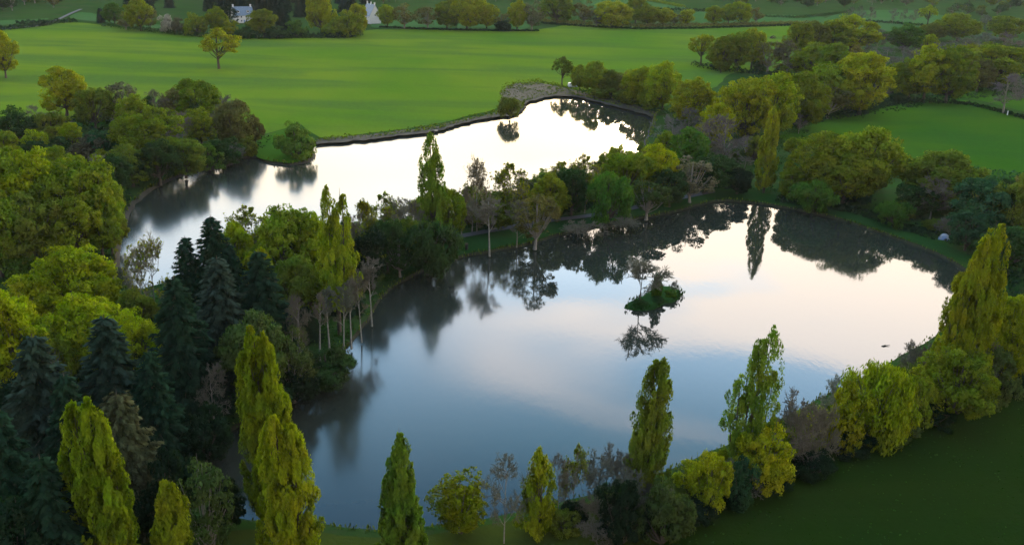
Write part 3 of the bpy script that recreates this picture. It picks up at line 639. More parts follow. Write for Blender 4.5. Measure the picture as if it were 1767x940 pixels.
# ------------------------------------------------------------------ right of the far pond
row([('bare',1160,196,262,66,'p'),('bare',1188,180,256,56,'p'),('bare',1250,196,296,96,'p'),('bare',1222,205,290,70,'t')],'{o} from left of the grey-purple bare trees right of the far pond','grey-purple bare trees right of the far pond')
T('oak',1196,142,214,72,'y','yellow tree above the grey-purple bare trees')
T('oak',1238,176,262,60,'Y','yellow tree between the grey-purple bare trees')
T('oak',1190,218,306,70,'k','mid-green tree at the right corner of the far pond')
T('oak',1150,225,290,50,'g','small green tree at the corner of the far pond')
T('oak',1228,268,330,84,'d','dark green tree right of the tan tree')
T('oak',1274,290,335,54,'D','dark tree left of the slender mirrored poplar')
row([('oak',1288,132,240,100,'y'),('oak',1334,120,232,90,'y'),('oak',1385,122,222,86,'g')],'{o} from left of three big yellow trees behind the slender mirrored poplar','three big yellow trees')
T('airy',1432,146,205,66,'r','brownish thin tree in the hedge right of the three big yellow trees')
T('oak',1418,226,338,124,'g','left half of the pair of huge olive-yellow trees beyond the near pond')
T('oak',1492,224,345,130,'g','right half of the pair of huge olive-yellow trees beyond the near pond')
T('oak',1460,260,352,110,'g','olive tree between the huge pair, beyond the near pond')
T('willow',1406,306,364,88,'k','green weeping willow on the grass bank right of the slender mirrored poplar')
T('willow',1546,346,392,66,'k','small green weeping willow on the grass bank')
T('oak',1366,285,345,44,'g','olive tree between the slender mirrored poplar and the huge pair')
T('oak',1632,258,362,124,'o','dull green tree behind the grass bank, right of the huge pair')
T('bare',1612,300,378,70,'t','grey bare tree in front of the dull green tree')
T('oak',1704,308,408,106,'b','blue-green tree above the tent on the grass bank')
T('oak',1752,298,415,80,'o','brown-topped tree at the right edge behind the blue-green tree')
T('oak',1580,318,372,70,'d','dark tree behind the small green weeping willow')
T('airy',1765,290,400,60,'r','russet tree top at the right edge')
T('oak',1740,390,470,90,'d','dark green tree behind the largest poplar at the right edge')
T('oak',1672,362,432,70,'b','low blue-green tree right of the tent')
T('bush_bare',1640,375,408,50,'t','grey bare shrub behind the tent')
# trees on the far pond's north-east bank
T('field_tree',971,100,148,42,'o','small dark-limbed tree by the white van')
row([('oak',1001,118,158,28,'g'),('oak',1030,114,164,46,'g'),('oak',1056,128,168,34,'o'),('oak',1082,130,172,34,'r'),('oak',1108,124,180,58,'y'),('oak',1146,118,192,56,'y'),('shrub',1125,150,188,44,'g'),('shrub',1050,145,168,60,'o'),('shrub',1090,155,178,50,'o')],'{o} tree from the van rightwards in the line behind the far pond','tree line behind the far pond')
T('willow',880,165,204,44,'o','round grey-green bush alone at the far pond edge',None,None)
T('shrub',508,211,272,64,PAL_LIGHT,'round light green bush on the grassy spit of the far pond')
T('field_tree',375,51,119,74,'y','lone spreading tree in the middle of the meadow')
T('oak',4,60,135,46,'y','golden round tree cut by the left edge beside the meadow')
# wood between meadow and far pond
row([('oak',110,122,200,70,'y'),('oak',160,148,222,70,'o'),('airy',206,140,212,60,'t'),('oak',232,165,230,60,'g'),('bare',270,152,215,50,'t'),('airy',300,150,212,40,'r'),('oak',337,142,214,72,'g'),('bare',385,160,235,50,'p')],'{o} from left, back row of the wood by the far pond','back row of the wood by the far pond')
row([('shrub',30,188,245,80,'d'),('shrub',88,192,245,60,'o'),('oak',122,210,262,42,'y'),('shrub',62,224,270,44,'y'),('shrub',175,222,275,60,'b'),('oak',252,182,280,112,'g'),('oak',345,182,250,56,'g'),('oak',405,168,258,66,'r'),('oak',440,200,252,30,'r'),('bare',305,188,262,56,'p'),('shrub',150,236,280,60,'t'),('oak',8,222,285,50,'g')],'{o} from left, middle row of the wood by the far pond','middle row of the wood by the far pond')
row([('oak',225,245,322,80,'o'),('oak',272,240,318,80,'d'),('oak',318,236,306,70,'o'),('shrub',360,246,292,54,'k'),('shrub',392,240,282,60,'d'),('oak',200,270,345,60,'d'),('shrub',190,300,365,50,'d'),('shrub',428,236,270,34,'o'),('bush_bare',405,250,282,40,'t'),('bare',165,262,330,60,'r'),('oak',100,250,330,60,'g')],'{o} from left, waterside row of the wood by the far pond','front row of the wood by the far pond')
# ------------------------------------------------------------------ hedgerow trees, right distance
row([('oak',1430,118,196,80,'g'),('oak',1490,100,198,96,'y'),('oak',1462,128,190,60,'g'),('oak',1555,106,172,52,'g'),('oak',1600,92,176,70,'y'),('oak',1640,88,178,70,'g'),('oak',1572,118,172,44,'o')],'{o} from left of the big trees behind the right-hand field','big trees behind the right-hand field')
T('oak',1716,84,152,104,'g','wide domed olive tree beyond the corner of the right-hand field')
T('oak',1690,108,158,50,'r','brown-shaded tree at the left of the wide domed olive tree')
T('bare',1738,132,196,76,'p','leafless grey tree by the gate post on the right-hand field edge')
T('field_tree',1212,58,112,54,'y','rounded yellow tree at the left end of the middle hedgerow')
row([('oak',1248,66,122,46,'g'),('oak',1276,60,122,48,'g'),('oak',1300,55,118,44,'y'),('airy',1328,70,126,50,'r'),('airy',1362,72,130,50,'t'),('oak',1400,82,136,56,'g'),('oak',1440,80,142,54,'g'),('airy',1470,78,140,44,'r'),('bare',1500,80,135,40,'p')],'{o} tree right of the rounded yellow one in the middle hedgerow','trees of the middle hedgerow')
row([('oak',1378,44,96,44,'g'),('oak',1408,42,92,48,'o'),('oak',1438,40,90,50,'g'),('oak',1472,30,90,72,'y'),('bare',1515,52,92,40,'r'),('oak',1562,44,88,56,'k'),('oak',1606,42,72,36,'o'),('oak',1655,30,72,62,'g'),('oak',1737,32,72,64,'g'),('shrub',1600,62,84,40,'Y')],'{o} tree from left in the far hedgerow at right','trees of the far hedgerow at right')
row([('bare',1530,84,120,50,'p'),('bare',1560,82,112,40,'p'),('bare',1590,78,110,60,'t'),('bare',1625,74,104,60,'p'),('bare',1665,66,100,60,'t'),('bare',1700,58,92,50,'p'),('bare',1745,60,98,60,'t'),('shrub',1668,76,100,40,'Y'),('shrub',1735,76,96,70,'k'),('bare',1700,28,70,36,'p'),('bare',1540,100,132,40,'t'),('bare',1510,110,140,40,'p'),('shrub',1700,76,98,40,'g'),('shrub',1640,84,104,30,'g')],'{o} from left in the grey bare scrub at top right','grey bare scrub at top right')
# ------------------------------------------------------------------ top of the picture, left to right
T('dense',173,14,40,14,'n','small dark cypress at the lane by the meadow corner')
row([('oak',196,8,42,32,'k'),('airy',216,24,52,28,'r'),('oak',240,2,54,40,'y'),('airy',258,10,52,24,'r'),('shrub',310,32,60,24,'t'),('shrub',338,28,62,38,'g'),('oak',372,18,60,34,'g'),('shrub',396,38,64,30,'y')],'{o} from left of the garden trees before the slate-roofed house','garden trees left of the slate-roofed house')
T('shrub',289,29,58,26,'w','pinkish white blossoming shrub in the garden trees')
row([('oak',455,20,64,46,'g'),('dense',487,4,52,30,'n'),('shrub',512,38,64,32,'k'),('oak',553,-8,60,50,'y'),('shrub',575,38,64,34,'g'),('shrub',602,24,64,50,'g'),('oak',620,10,56,28,'y'),('shrub',480,46,66,40,'d'),('shrub',425,47,66,36,'d')],'{o} from left of the garden trees between the two houses','garden trees between the two houses')
T('airy',395,10,54,30,'n','dark tree left of the slate-roofed house')
row([('oak',668,14,48,30,'y'),('airy',698,8,50,40,'r'),('airy',738,12,50,46,'r'),('oak',772,4,50,40,'g'),('oak',806,-6,52,62,'y'),('oak',840,10,50,34,'y'),('shrub',868,38,54,30,'D'),('airy',866,22,50,30,'r'),('oak',893,8,53,34,'y'),('airy',918,4,54,38,'t'),('oak',962,-4,40,56,'g'),('airy',1008,4,42,40,'r')],'{o} tall tree rightwards from the white-gabled house along the meadow top','tall trees at the top of the meadow')
row([('oak',1058,6,48,56,'y'),('airy',1030,18,46,34,'t'),('oak',1098,-3,40,34,'g'),('oak',1118,14,46,40,'g'),('oak',1145,18,44,36,'y'),('airy',1165,24,44,24,'r'),('oak',1186,18,44,22,'y'),('oak',1234,12,42,28,'y'),('oak',1258,12,42,28,'g'),('oak',1280,6,42,32,'y'),('airy',1306,14,40,24,'r')],'{o} from left of the yellow trees on the brown-green top hedge','yellow hedgerow trees at the top')
row([('bare',1470,14,40,20,'t'),('bare',1486,12,40,18,'t'),('bare',1504,14,40,18,'t'),('bare',1542,16,42,18,'t'),('bare',1560,18,42,18,'t'),('bare',1578,18,44,18,'t')],'{o} from left of the thin bare trees along the far ditch','thin bare trees along the far ditch')
T('field_tree',1603,10,44,36,'y','single yellow-brown tree in the far field at top right')
CW = dict(y='yellow', Y='bright yellow', g='olive-yellow', o='olive', d='dark green', D='very dark green', b='blue-green', k='fresh green', n='black-green', c='grey-green', C='brown-green', r='brownish', t='grey-brown', p='grey', G='dull green', s='tan')
PLU = dict(broadleaf_tree=('round trees', 'round tree'), young_tree=('thin-crowned trees', 'thin-crowned tree'), bare_tree=('bare trees', 'bare tree'), bare_shrub=('bare shrubs', 'bare shrub'), shrub=('bushes', 'bush'), fir_tree=('firs', 'fir'), willow_tree=('willows', 'willow'), budding_tree=('budding trees', 'budding tree'))
WHERE = {'firs of the dark wood': 'in the dark wood behind the two houses', 'trees of the top left wood': 'in the top left wood', 'trees of the hazy far wood': 'in the far wood along the top right', 'trees of the top right corner': 'above the hedgerow in the top right corner', 'trees at the top edge': 'at the top edge behind the meadow trees',
 'bushes of the hedge wood': 'filling the hedge behind the right-hand field', 'bushes at the right end of the belt': 'in the undergrowth right of the far pond', 'low bushes of the belt': 'low in the belt beyond the path', 'bushes of the wood by the far pond': 'low in the wood by the far pond', 'dark bushes behind the left shore': 'in the shade behind the left shore',
 'dark bushes under the firs': 'in the shade under the left firs', 'dark bushes behind the grass bank': 'in the shade behind the grass bank', 'bushes of the middle hedgerow': 'low under the middle hedgerow', 'scrub of the near right bank': 'in the scrub of the near right bank', 'scrub round the thorn thicket': 'round the dark thorn thicket', 'trees left of the open-topped poplar': 'in the wood left of the open-topped poplar'}
def fill(poly, n, kinds, hr, wr, cols, label, group, seed=1, md=.75, where=None):
    where = where or WHERE[group]
    """a wood: trees scattered over the ground inside a patch"""
    rr = random.Random(seed); pg = [G(x, y) for x, y in poly]; P2 = [Vector((p.x, p.y)) for p in pg]
    x0, x1 = min(p.x for p in pg), max(p.x for p in pg); y0, y1 = min(p.y for p in pg), max(p.y for p in pg); got = []; tr = 0
    while len(got) < n and tr < 20000:
        tr += 1; x, y = rr.uniform(x0, x1), rr.uniform(y0, y1); w = rr.uniform(*wr)
        if not inpoly(x, y, P2) or any((x - a) ** 2 + (y - b) ** 2 < (md * (w + w2) / 2) ** 2 for a, b, w2 in got): continue
        got.append((x, y, w))
    sub = {}
    for x, y, w in got:
        k, c = rr.choice(kinds), rr.choice(cols); sub.setdefault((NM[k], c), []).append(place(k, Vector((x, y, GZ)), w, rr.uniform(*hr), c, label, group))
    for (k, c), obs in sub.items():                     # told apart by colour and kind, then by their order from the left
        if len(obs) > 30: continue
        for i, o in enumerate(sorted(obs, key=lambda q: q['_x'])):
            o['label'] = (ordn[i] + ' ' if len(obs) > 1 else '') + CW[c] + ' ' + PLU[k][1] + (' from left, ' if len(obs) > 1 else ' ') + where
fill([(240,30),(640,30),(640,-6),(200,-6)], 62, ['cone'], (16,26), (9,13), 'nnnc', 'black-green fir in the dense dark wood behind the two houses', 'firs of the dark wood', 11, .45)
fill([(-60,26),(90,26),(135,12),(150,-6),(-60,-6)], 24, ['oak','airy'], (10,15), (11,16), 'ddoGr', 'dark rounded tree in the wood at the top left corner', 'trees of the top left wood', 12, .5)
fill([(1320,13),(1767,13),(1790,-6),(1200,-6),(1190,3)], 52, ['oak','airy','bare','oak'], (7,11), (12,18), 'odGtrgd', 'dim tree in the hazy far wood along the top right', 'trees of the hazy far wood', 13, .5)
fill([(1640,32),(1790,34),(1790,8),(1640,14)], 16, ['oak','airy'], (5,9), (9,14), 'doG', 'dark tree above the far hedgerow in the top right corner', 'trees of the top right corner', 14, .5)
fill([(660,6),(1000,2),(1000,-6),(650,-6)], 16, ['oak','airy','bare'], (8,12), (10,15), 'ogrt', 'dim tree at the very top edge behind the tall meadow trees', 'trees at the top edge', 15, .5)
fill([(1395,200),(1420,150),(1767,100),(1767,150),(1650,172),(1540,182)], 26, ['oak','shrub','shrub','bare'], (4,8), (8,12), 'godGp', 'low bush filling the gaps of the hedge wood beyond the right-hand field', 'bushes of the hedge wood', 16, .5)
fill([(1150,300),(1180,200),(1300,190),(1390,215),(1345,300),(1250,325)], 22, ['shrub','oak','bare'], (4,9), (6,10), 'dogGp', 'undergrowth tree between the two ponds and the right-hand field', 'bushes at the right end of the belt', 17, .5)
fill([(650,405),(800,372),(1000,325),(1110,285),(1140,320),(1000,352),(850,383),(700,425)], 46, ['shrub','airy','sparse','oak','airy'], (5,10), (6,9), 'ygGroyg', 'mixed bush in the tree belt beyond the path', 'low bushes of the belt', 18, .42)
fill([(60,215),(240,195),(420,215),(440,250),(380,272),(300,292),(230,325),(150,300),(40,290)], 34, ['shrub','oak','bare'], (4,9), (6,10), 'dogGtd', 'low bush filling the wood between the meadow and the far pond', 'bushes of the wood by the far pond', 19, .5)
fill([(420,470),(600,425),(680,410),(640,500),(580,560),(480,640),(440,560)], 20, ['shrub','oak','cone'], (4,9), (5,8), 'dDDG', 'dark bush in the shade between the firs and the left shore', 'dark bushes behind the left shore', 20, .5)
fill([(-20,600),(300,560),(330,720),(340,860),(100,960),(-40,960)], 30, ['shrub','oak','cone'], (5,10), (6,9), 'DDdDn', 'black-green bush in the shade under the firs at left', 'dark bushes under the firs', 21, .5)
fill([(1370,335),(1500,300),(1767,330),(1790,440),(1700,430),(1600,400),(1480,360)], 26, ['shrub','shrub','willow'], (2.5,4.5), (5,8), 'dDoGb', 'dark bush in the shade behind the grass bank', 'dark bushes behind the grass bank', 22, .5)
fill([(1210,122),(1260,100),(1390,110),(1560,120),(1500,150),(1400,160),(1380,140),(1290,132)], 16, ['shrub','oak'], (4,7), (7,10), 'godGr', 'low bush under the middle hedgerow', 'bushes of the middle hedgerow', 23, .5)
fill([(1165,842),(1250,802),(1395,735),(1500,700),(1640,640),(1655,672),(1500,752),(1390,800),(1260,852),(1180,878)], 34, ['shrub','shrub','bush_bare','airy'], (2.5,5), (4,6.5), 'gyoGgy', 'soft olive bush in the continuous scrub of the near right bank', 'scrub of the near right bank', 24, .45)
fill([(960,905),(1060,870),(1160,845),(1170,880),(1080,930),(980,935)], 9, ['shrub','bush_bare'], (2,4), (3.5,5.5), 'GotD', 'low scrub bush round the dark thorn thicket', 'scrub round the thorn thicket', 25, .5)
fill([(440,470),(560,440),(610,440),(640,480),(560,500),(470,540)], 12, ['airy','oak'], (8,13), (7,9), 'goyG', 'yellow-olive tree in the wood left of the open-topped poplar', 'trees left of the open-topped poplar', 26, .5)
# ------------------------------------------------------------------ island plants
isP = G(1107, 521, 0.9)
def IT(kind, px, py, w, h, c, label, proto=None):
    P = G(px, py, .7); return place(kind, P, w, h, c, label, None, proto)
IT('bare', 1103, 522, 12.5, top_z(G(1104,522,.7), 456) - .7, (.05,.045,.036), 'slim leafless tree on the small island', bare('islandtree', H=8, W_=9, seed=77, twr=.062, tw=5, barkm='bark', low=.34, upr=.8))
IT('shrub', 1132, 514, 2.9, top_z(G(1130,515,.7), 474) - .7, PAL['k'], 'upright green bush on the small island')
IT('shrub', 1106, 524, 3.6, .9, 'd', 'low dark green mat of plants on the left of the island')
IT('shrub', 1156, 510, 3.4, 1.0, 'k', 'low green mat of plants on the right tip of the island')
IT('shrub', 1135, 520, 3.4, .8, 'd', 'low dark bush in front of the upright bush on the island')
IT('bush_bare', 1163, 504, 2.0, 2.3, 't', 'tiny bare shrub on the right tip of the island')
# ------------------------------------------------------------------ hedges
def hedge(pts, h, w, c, label, seed=1, lf=.7, dens=16):
    dens *= 2.2
    global RNG; RNG = np.random.default_rng(900 + seed); P = [G(x, y) for x, y in pts]; C = []; Nn = []
    for a, b in zip(P, P[1:]):
        Ls = (b - a).length; n = int(Ls * dens); t = RNG.random(n); base = np.array(a)[None] + (np.array(b) - np.array(a))[None] * t[:, None]
        dv = unit(np.array(b - a)); sd = np.array([-dv[1], dv[0], 0])
        an = RNG.uniform(0, math.pi, n); ht = h * (1 + .18 * np.sin(t * Ls * .7 + seed) + .22 * np.sin(t * Ls * 1.9)) * RNG.uniform(.8, 1.1, n)
        q = sd * (np.cos(an) * w / 2 * RNG.uniform(.8, 1.15, n))[:, None]; q[:, 2] = np.sin(an) ** .6 * ht
        C.append(base + q); Nn.append(sd * np.cos(an)[:, None] + np.array([0, 0, 1]) * np.sin(an)[:, None] + .5 * rdir(n))
    C = np.concatenate(C); Nn = np.concatenate(Nn); n = len(C); o = P[0]
    me = leaf_mesh('hedge', leaf_quads(C - np.array(o), Nn + .5 * rdir(n), lf * RNG.uniform(.6, 1.2, n), np.clip(.5 + .2 * RNG.normal(size=n), 0, 1), 1.1, None, Nn), M['leaf'])
    ob = link('hedge', me, None, o); ob.color = (*PAL[c], 1); tag(ob, label, 'hedge'); return ob
hedge([(-60,62),(0,53),(60,47),(84,44)], 2.2, 3, 'D', 'dark clipped hedge along the lane at the far left, nearer the meadow edge', 1)
hedge([(68,46),(100,41),(132,39)], 2.4, 3, 'D', 'short dark hedge right of the lane bend at top left', 2)
hedge([(28,42),(78,40)], 2.0, 3, 'D', 'short hedge on the far side of the lane at top left', 3)
hedge([(180,46),(230,52),(300,60),(370,66),(440,67)], 2.4, 4, 'd', 'dark hedge along the meadow below the garden trees', 4)
hedge([(440,67),(520,66),(600,66),(622,62)], 3.0, 4, 'D', 'dark hedge along the meadow below the slate-roofed house', 5)
hedge([(655,48),(760,52),(860,54),(930,54)], 1.0, 3, 'D', 'low dark hedge at the foot of the tall meadow trees', 6)
hedge([(935,38),(1000,43),(1100,48),(1200,47),(1300,45),(1410,42)], 2.6, 5, 'r', 'long brown-green hedge closing the top of the meadow', 7)
hedge([(935,41),(1000,46),(1100,51),(1200,50),(1300,47),(1380,44)], 1.3, 3, 'D', 'long low dark strip of bramble before the brown-green hedge', 8)
hedge([(1120,18),(1200,20),(1250,22)], 2.4, 4, 'D', 'dark hedge across the bright far field near the top', 9)
hedge([(1000,1),(1110,0),(1180,14)], 2.2, 4, 'g', 'yellow-green hedge around the bright far field near the top', 10)
hedge([(1470,37),(1540,41),(1620,48),(1680,44)], 1.8, 3, 'D', 'dark ditch hedge under the thin bare trees', 11)
hedge([(1320,30),(1380,32),(1470,22)], 2.0, 4, 'd', 'faint hedge across the far field left of the ditch', 12)
hedge([(1196,114),(1240,122),(1300,128),(1370,135)], 2.2, 4, 'D', 'dark bramble base of the middle hedgerow', 13, dens=12)
hedge([(1360,222),(1420,206),(1480,198),(1540,178),(1600,176),(1650,178)], 1.8, 5, 'D', 'dark hedge bottom along the near side of the right-hand field trees', 14, dens=14)
hedge([(1640,178),(1680,182),(1740,197),(1800,214),(1860,232)], 1.1, 3, 'D', 'dark low hedge separating the right-hand field from the next field', 15)
hedge([(1560,290),(1640,300),(1720,306),(1800,318)], 2.4, 6, 'b', 'blue-green hedge at the near edge of the right-hand field', 16, dens=10)
hedge([(1000,160),(1060,170),(1120,184),(1150,200)], 1.6, 5, 'd', 'dark bramble under the tree line behind the far pond', 17, dens=10)
hedge([(1340,345),(1380,352),(1470,364),(1560,394),(1620,412)], 1.2, 4, 'D', 'dark undergrowth behind the grass bank of the near pond', 18, dens=12)
hedge([(1690,440),(1742,462),(1768,500),(1762,560)], 1.8, 6, 'D', 'dark undergrowth right of the largest poplar', 19, dens=14)
hedge([(830,396),(880,384),(960,370),(1040,352)], 1.3, 4, 'D', 'dark undergrowth beyond the path between the ponds', 20, dens=12)
# ------------------------------------------------------------------ ground cover nobody could count
def cover(name, polys, dens, hr, c, seed, lf=.35, holes=()):
    global RNG; RNG = np.random.default_rng(seed); C = []
    for poly in polys:
        P2 = [Vector((G(x, y).x, G(x, y).y)) for x, y in poly]; xs = [p.x for p in P2]; ys = [p.y for p in P2]
        A = (max(xs) - min(xs)) * (max(ys) - min(ys)); n = int(A * dens)
        pts = np.stack([RNG.uniform(min(xs), max(xs), n), RNG.uniform(min(ys), max(ys), n)], 1)
        px = np.array([(p.x, p.y) for p in P2]); ins = np.zeros(n, bool); m = len(px)
        def pip(P, q):
            r = np.zeros(len(q), bool); j = len(P) - 1
            for i in range(len(P)):
                cnd = ((P[i, 1] > q[:, 1]) != (P[j, 1] > q[:, 1])) & (q[:, 0] < (P[j, 0] - P[i, 0]) * (q[:, 1] - P[i, 1]) / (P[j, 1] - P[i, 1] + 1e-12) + P[i, 0]); r ^= cnd; j = i
            return r
        ok = pip(px, pts)
        for h in holes: ok &= ~pip(np.array([(p.x, p.y) for p in h]), pts)
        C.append(pts[ok])
    C = np.concatenate(C); k = 7; n = len(C) * k
    hh = RNG.uniform(*hr, len(C)) * (.4 + 1.2 * (.5 + .5 * np.sin(C[:, 0] * .31 + 2 * np.sin(C[:, 1] * .17))))
    P = np.repeat(np.column_stack([C, np.full(len(C), GZ)]), k, 0); H_ = np.repeat(hh, k); d = rdir(n); d[:, 2] = abs(d[:, 2])
    P = P + d * (H_ * RNG.uniform(.5, 1, n))[:, None] * [1.1, 1.1, 1]
    me = leaf_mesh(name, leaf_quads(P, d + .6 * rdir(n), lf * RNG.uniform(.6, 1.3, n), np.clip(.5 + .25 * RNG.normal(size=n), 0, 1), 1.2, None, d + [0, 0, .4]), M['leaf'])
    o = link(name, me); o.color = (*PAL[c], 1); tag(o, kind='stuff'); return o
cover('undergrowth', [[(-60,478),(200,445),(320,480),(420,450),(600,410),(700,395),(690,480),(650,515),(600,590),(545,645),(470,695),(330,785),(340,850),(380,900),(200,960),(-200,900)]], .55, (.4,1.3), 'd', 31, .42, (near, far))
cover('woodland_undergrowth', [[(-40,250),(40,215),(240,180),(440,215),(470,240),(440,268),(390,282),(300,303),(240,338),(205,395),(195,450),(-40,480)]], .22, (.5,1.5), 'D', 32, .6, (near, far))
cover('belt_undergrowth', [[(690,395),(800,372),(1010,318),(1130,250),(1160,190),(1300,200),(1400,220),(1345,335),(1225,322),(1110,345),(1000,365),(850,388),(700,425)]], .25, (.4,1.4), 'd', 33, .5, (near, far))
cover('bank_scrub', [[(1060,858),(1150,826),(1250,786),(1395,712),(1500,660),(1600,606),(1650,640),(1720,640),(1767,640),(1680,690),(1480,760),(1260,850),(1120,930),(1050,930)]], .9, (.3,1.0), 'G', 34, .32, (near, far))
cover('far_bank_scrub', [[(1350,342),(1480,330),(1640,395),(1767,400),(1800,470),(1745,470),(1620,414),(1470,372),(1350,350)],[(1400,190),(1420,130),(1767,90),(1767,160),(1620,180),(1480,205)]], .12, (.6,1.6), 'D', 35, .6, (near, far))
def reeds(poly, name, c, seed, f0=0, f1=1, dens=7, hr=(.35,.8)):
    global RNG; RNG = np.random.default_rng(seed); C = []
    n_ = len(poly); rng_ = range(int(n_ * f0), int(n_ * f1))
    for i in rng_:
        a, b = poly[i], poly[(i + 1) % n_]; k = int((b - a).length * dens); gate = .5 + .5 * math.sin(i * .37 + seed) + .35 * math.sin(i * 1.7)
        for _ in range(int(k * max(.15, gate))):
            t = RNG.random(); q = a + (b - a) * t; C.append((q.x + RNG.normal() * .35, q.y + RNG.normal() * .35, GZ * RNG.uniform(.3, 1)))
    C = np.array(C); n = len(C); hh = RNG.uniform(*hr, n); C[:, 2] += hh * .35
    me = leaf_mesh(name, leaf_quads(C, rdir(n) * [1, 1, .2], hh * .55, np.clip(.5 + .25 * RNG.normal(size=n), 0, 1), 2.2, np.tile([0, 0, 1.], (n, 1)) + .3 * rdir(n), np.tile([0, -.3, .9], (n, 1)) + .4 * rdir(n)), M['leaf'])
    o = link(name, me); o.color = (*PAL[c], 1); tag(o, kind='stuff')
reeds(near, 'near_pond_waterside_grass', 'o', 41); reeds(far, 'far_pond_waterside_grass', 'o', 42, hr=(.5,1.2)); reeds([Vector((p.x, p.y)) for p in isl], 'island_waterside_grass', 'd', 43, dens=9, hr=(.4,.8))
cover('field_tufts', [[(1130,960),(1200,900),(1280,852),(1400,795),(1520,745),(1640,705),(1767,655),(1900,640),(2000,1000),(1700,1100),(1130,1100)]], .5, (.04,.16), 'd', 38, .28)
cover('mud_shore_tufts', [[(545,250),(545,238),(650,228),(750,214),(855,190),(866,158),(885,142),(930,139),(1000,155),(1060,169),(1136,196),(1128,203),(1040,180),(965,167),(935,171),(905,180),(885,200),(800,214),(650,240)]], .35, (.15,.6), 'o', 36, .5, (near, far))
cover('meadow_edge_tufts', [[(540,243),(650,230),(750,217),(855,193),(862,150),(885,138),(930,136),(1000,152),(1140,190),(1136,198),(1060,173),(1000,160),(940,144),(890,148),(872,160),(862,198),(750,222),(600,244)]], .25, (.2,.6), 'g', 37, .6, (near, far))
# ------------------------------------------------------------------ small mesh builder
def boxes(name, items, mat, parent=None, loc=None, rz=0):
    """items: (centre, size) or 8-corner lists"""
    V = []; Fs = []
    for it in items:
        o = len(V)
        if len(it) == 8: V += [tuple(v) for v in it]
        else:
            (cx, cy, cz), (sx, sy, sz) = it
            V += [(cx + a * sx / 2, cy + b * sy / 2, cz + c * sz / 2) for c in (-1, 1) for a, b in ((-1, -1), (1, -1), (1, 1), (-1, 1))]
        Fs += [tuple(o + i for i in f) for f in ((3, 2, 1, 0), (4, 5, 6, 7), (0, 1, 5, 4), (1, 2, 6, 5), (2, 3, 7, 6), (3, 0, 4, 7))]
    ob = link(name, mesh_np(name, V, Fs, mat), parent, loc)
    return ob
def house(P, rz, w, d, eave, ridge, label, wallm, gable_windows=True, chimneys=2, dormers=0):
    r = empty('house', P); r.rotation_euler = (0, 0, rz); tag(r, label, 'house')
    # walls with gables facing +-Y ends (ridge runs along X)
    V = [(-w/2,-d/2,0),(w/2,-d/2,0),(w/2,d/2,0),(-w/2,d/2,0),(-w/2,-d/2,eave),(w/2,-d/2,eave),(w/2,d/2,eave),(-w/2,d/2,eave),(-w/2,0,ridge),(w/2,0,ridge)]
    Fs = [(0,1,5,4),(1,2,6,9,5),(2,3,7,6),(3,0,4,8,7)]
    link('wall', mesh_np('wall', V, Fs, M[wallm]), r)
    ov = .35; th = .14; k = (ridge - eave) / (d / 2)
    for sgn in (-1, 1):
        y0 = sgn * (d / 2 + ov); z0 = eave - k * ov
        a = [(-w/2-ov, y0, z0+.03), (w/2+ov, y0, z0+.03), (w/2+ov, 0, ridge+.03), (-w/2-ov, 0, ridge+.03)]
        V = a + [(x, y, z + th) for x, y, z in a]
        Fs = [(3,2,1,0),(4,5,6,7),(0,1,5,4),(1,2,6,5),(2,3,7,6),(3,0,4,7)]
        link('roof', mesh_np('roof', V, Fs, M['slate']), r)
    for i in range(chimneys):
        x = (-w/2 + .6, w/2 - .6, 0)[i]
        ch = boxes('chimney', [((x, 0, ridge + .5), (.9, .7, 1.8)), ((x, 0, ridge + 1.45), (1.05, .85, .16))], M[wallm], r)
        boxes('chimney_pot', [((x - .2, 0, ridge + 1.7), (.22, .22, .4)), ((x + .22, 0, ridge + 1.7), (.22, .22, .4))], M['bark'], ch)
    wins = [(x, -d/2 - .02, z) for x in np.linspace(-w/2 + 1.6, w/2 - 1.6, max(2, int(w // 3))) for z in ((1.5, 4.1) if eave > 4.6 else (1.5,))]
    for x, y, z in wins:
        f = boxes('window', [((x, y - .02, z + .65), (1.15, .10, .10)), ((x, y - .02, z - .65), (1.25, .16, .10)), ((x - .54, y - .02, z), (.09, .10, 1.2)), ((x + .54, y - .02, z), (.09, .10, 1.2)), ((x, y - .02, z), (.06, .08, 1.2))], M['white'], r)
        boxes('pane', [((x, y + .0, z), (1.0, .03, 1.2))], M['glass'], f)
    for gx in (-1, 1):
        x = gx * (w / 2 + .02); z = eave + .4
        f = boxes('window', [((x + gx * .02, 0, z + .6), (.10, .95, .09)), ((x + gx * .02, 0, z - .6), (.14, 1.0, .09)), ((x + gx * .02, -.43, z), (.10, .08, 1.1)), ((x + gx * .02, .43, z), (.10, .08, 1.1))], M['white'], r)
        boxes('pane', [((x, 0, z), (.03, .8, 1.1))], M['glass'], f)
    dr = boxes('door', [((0.2, -d/2 - .05, 1.05), (1.0, .08, 2.1))], M['blue'], r); boxes('handle', [((.55, -d/2 - .12, 1.05), (.05, .06, .14))], M['white'], dr)
    for i in range(dormers):
        x = (-w/4, w/4)[i]; zz = eave + (ridge - eave) * .35; y = -d/2 * .62
        dm = boxes('dormer', [((x, y - .35, zz + .5), (1.5, 1.5, 1.5))], M[wallm], r)
        boxes('dormer_roof', [((x, y - .4, zz + 1.33), (1.9, 1.9, .16))], M['slate'], dm)
        boxes('pane', [((x, y - 1.12, zz + .6), (1.0, .04, .9))], M['glass'], dm)
    return r
house(G(419, 39), math.radians(28), 13, 9, 5.2, 10.4, 'pale house with a blue-grey slate roof in front of the dark fir wood', 'wall', dormers=2)
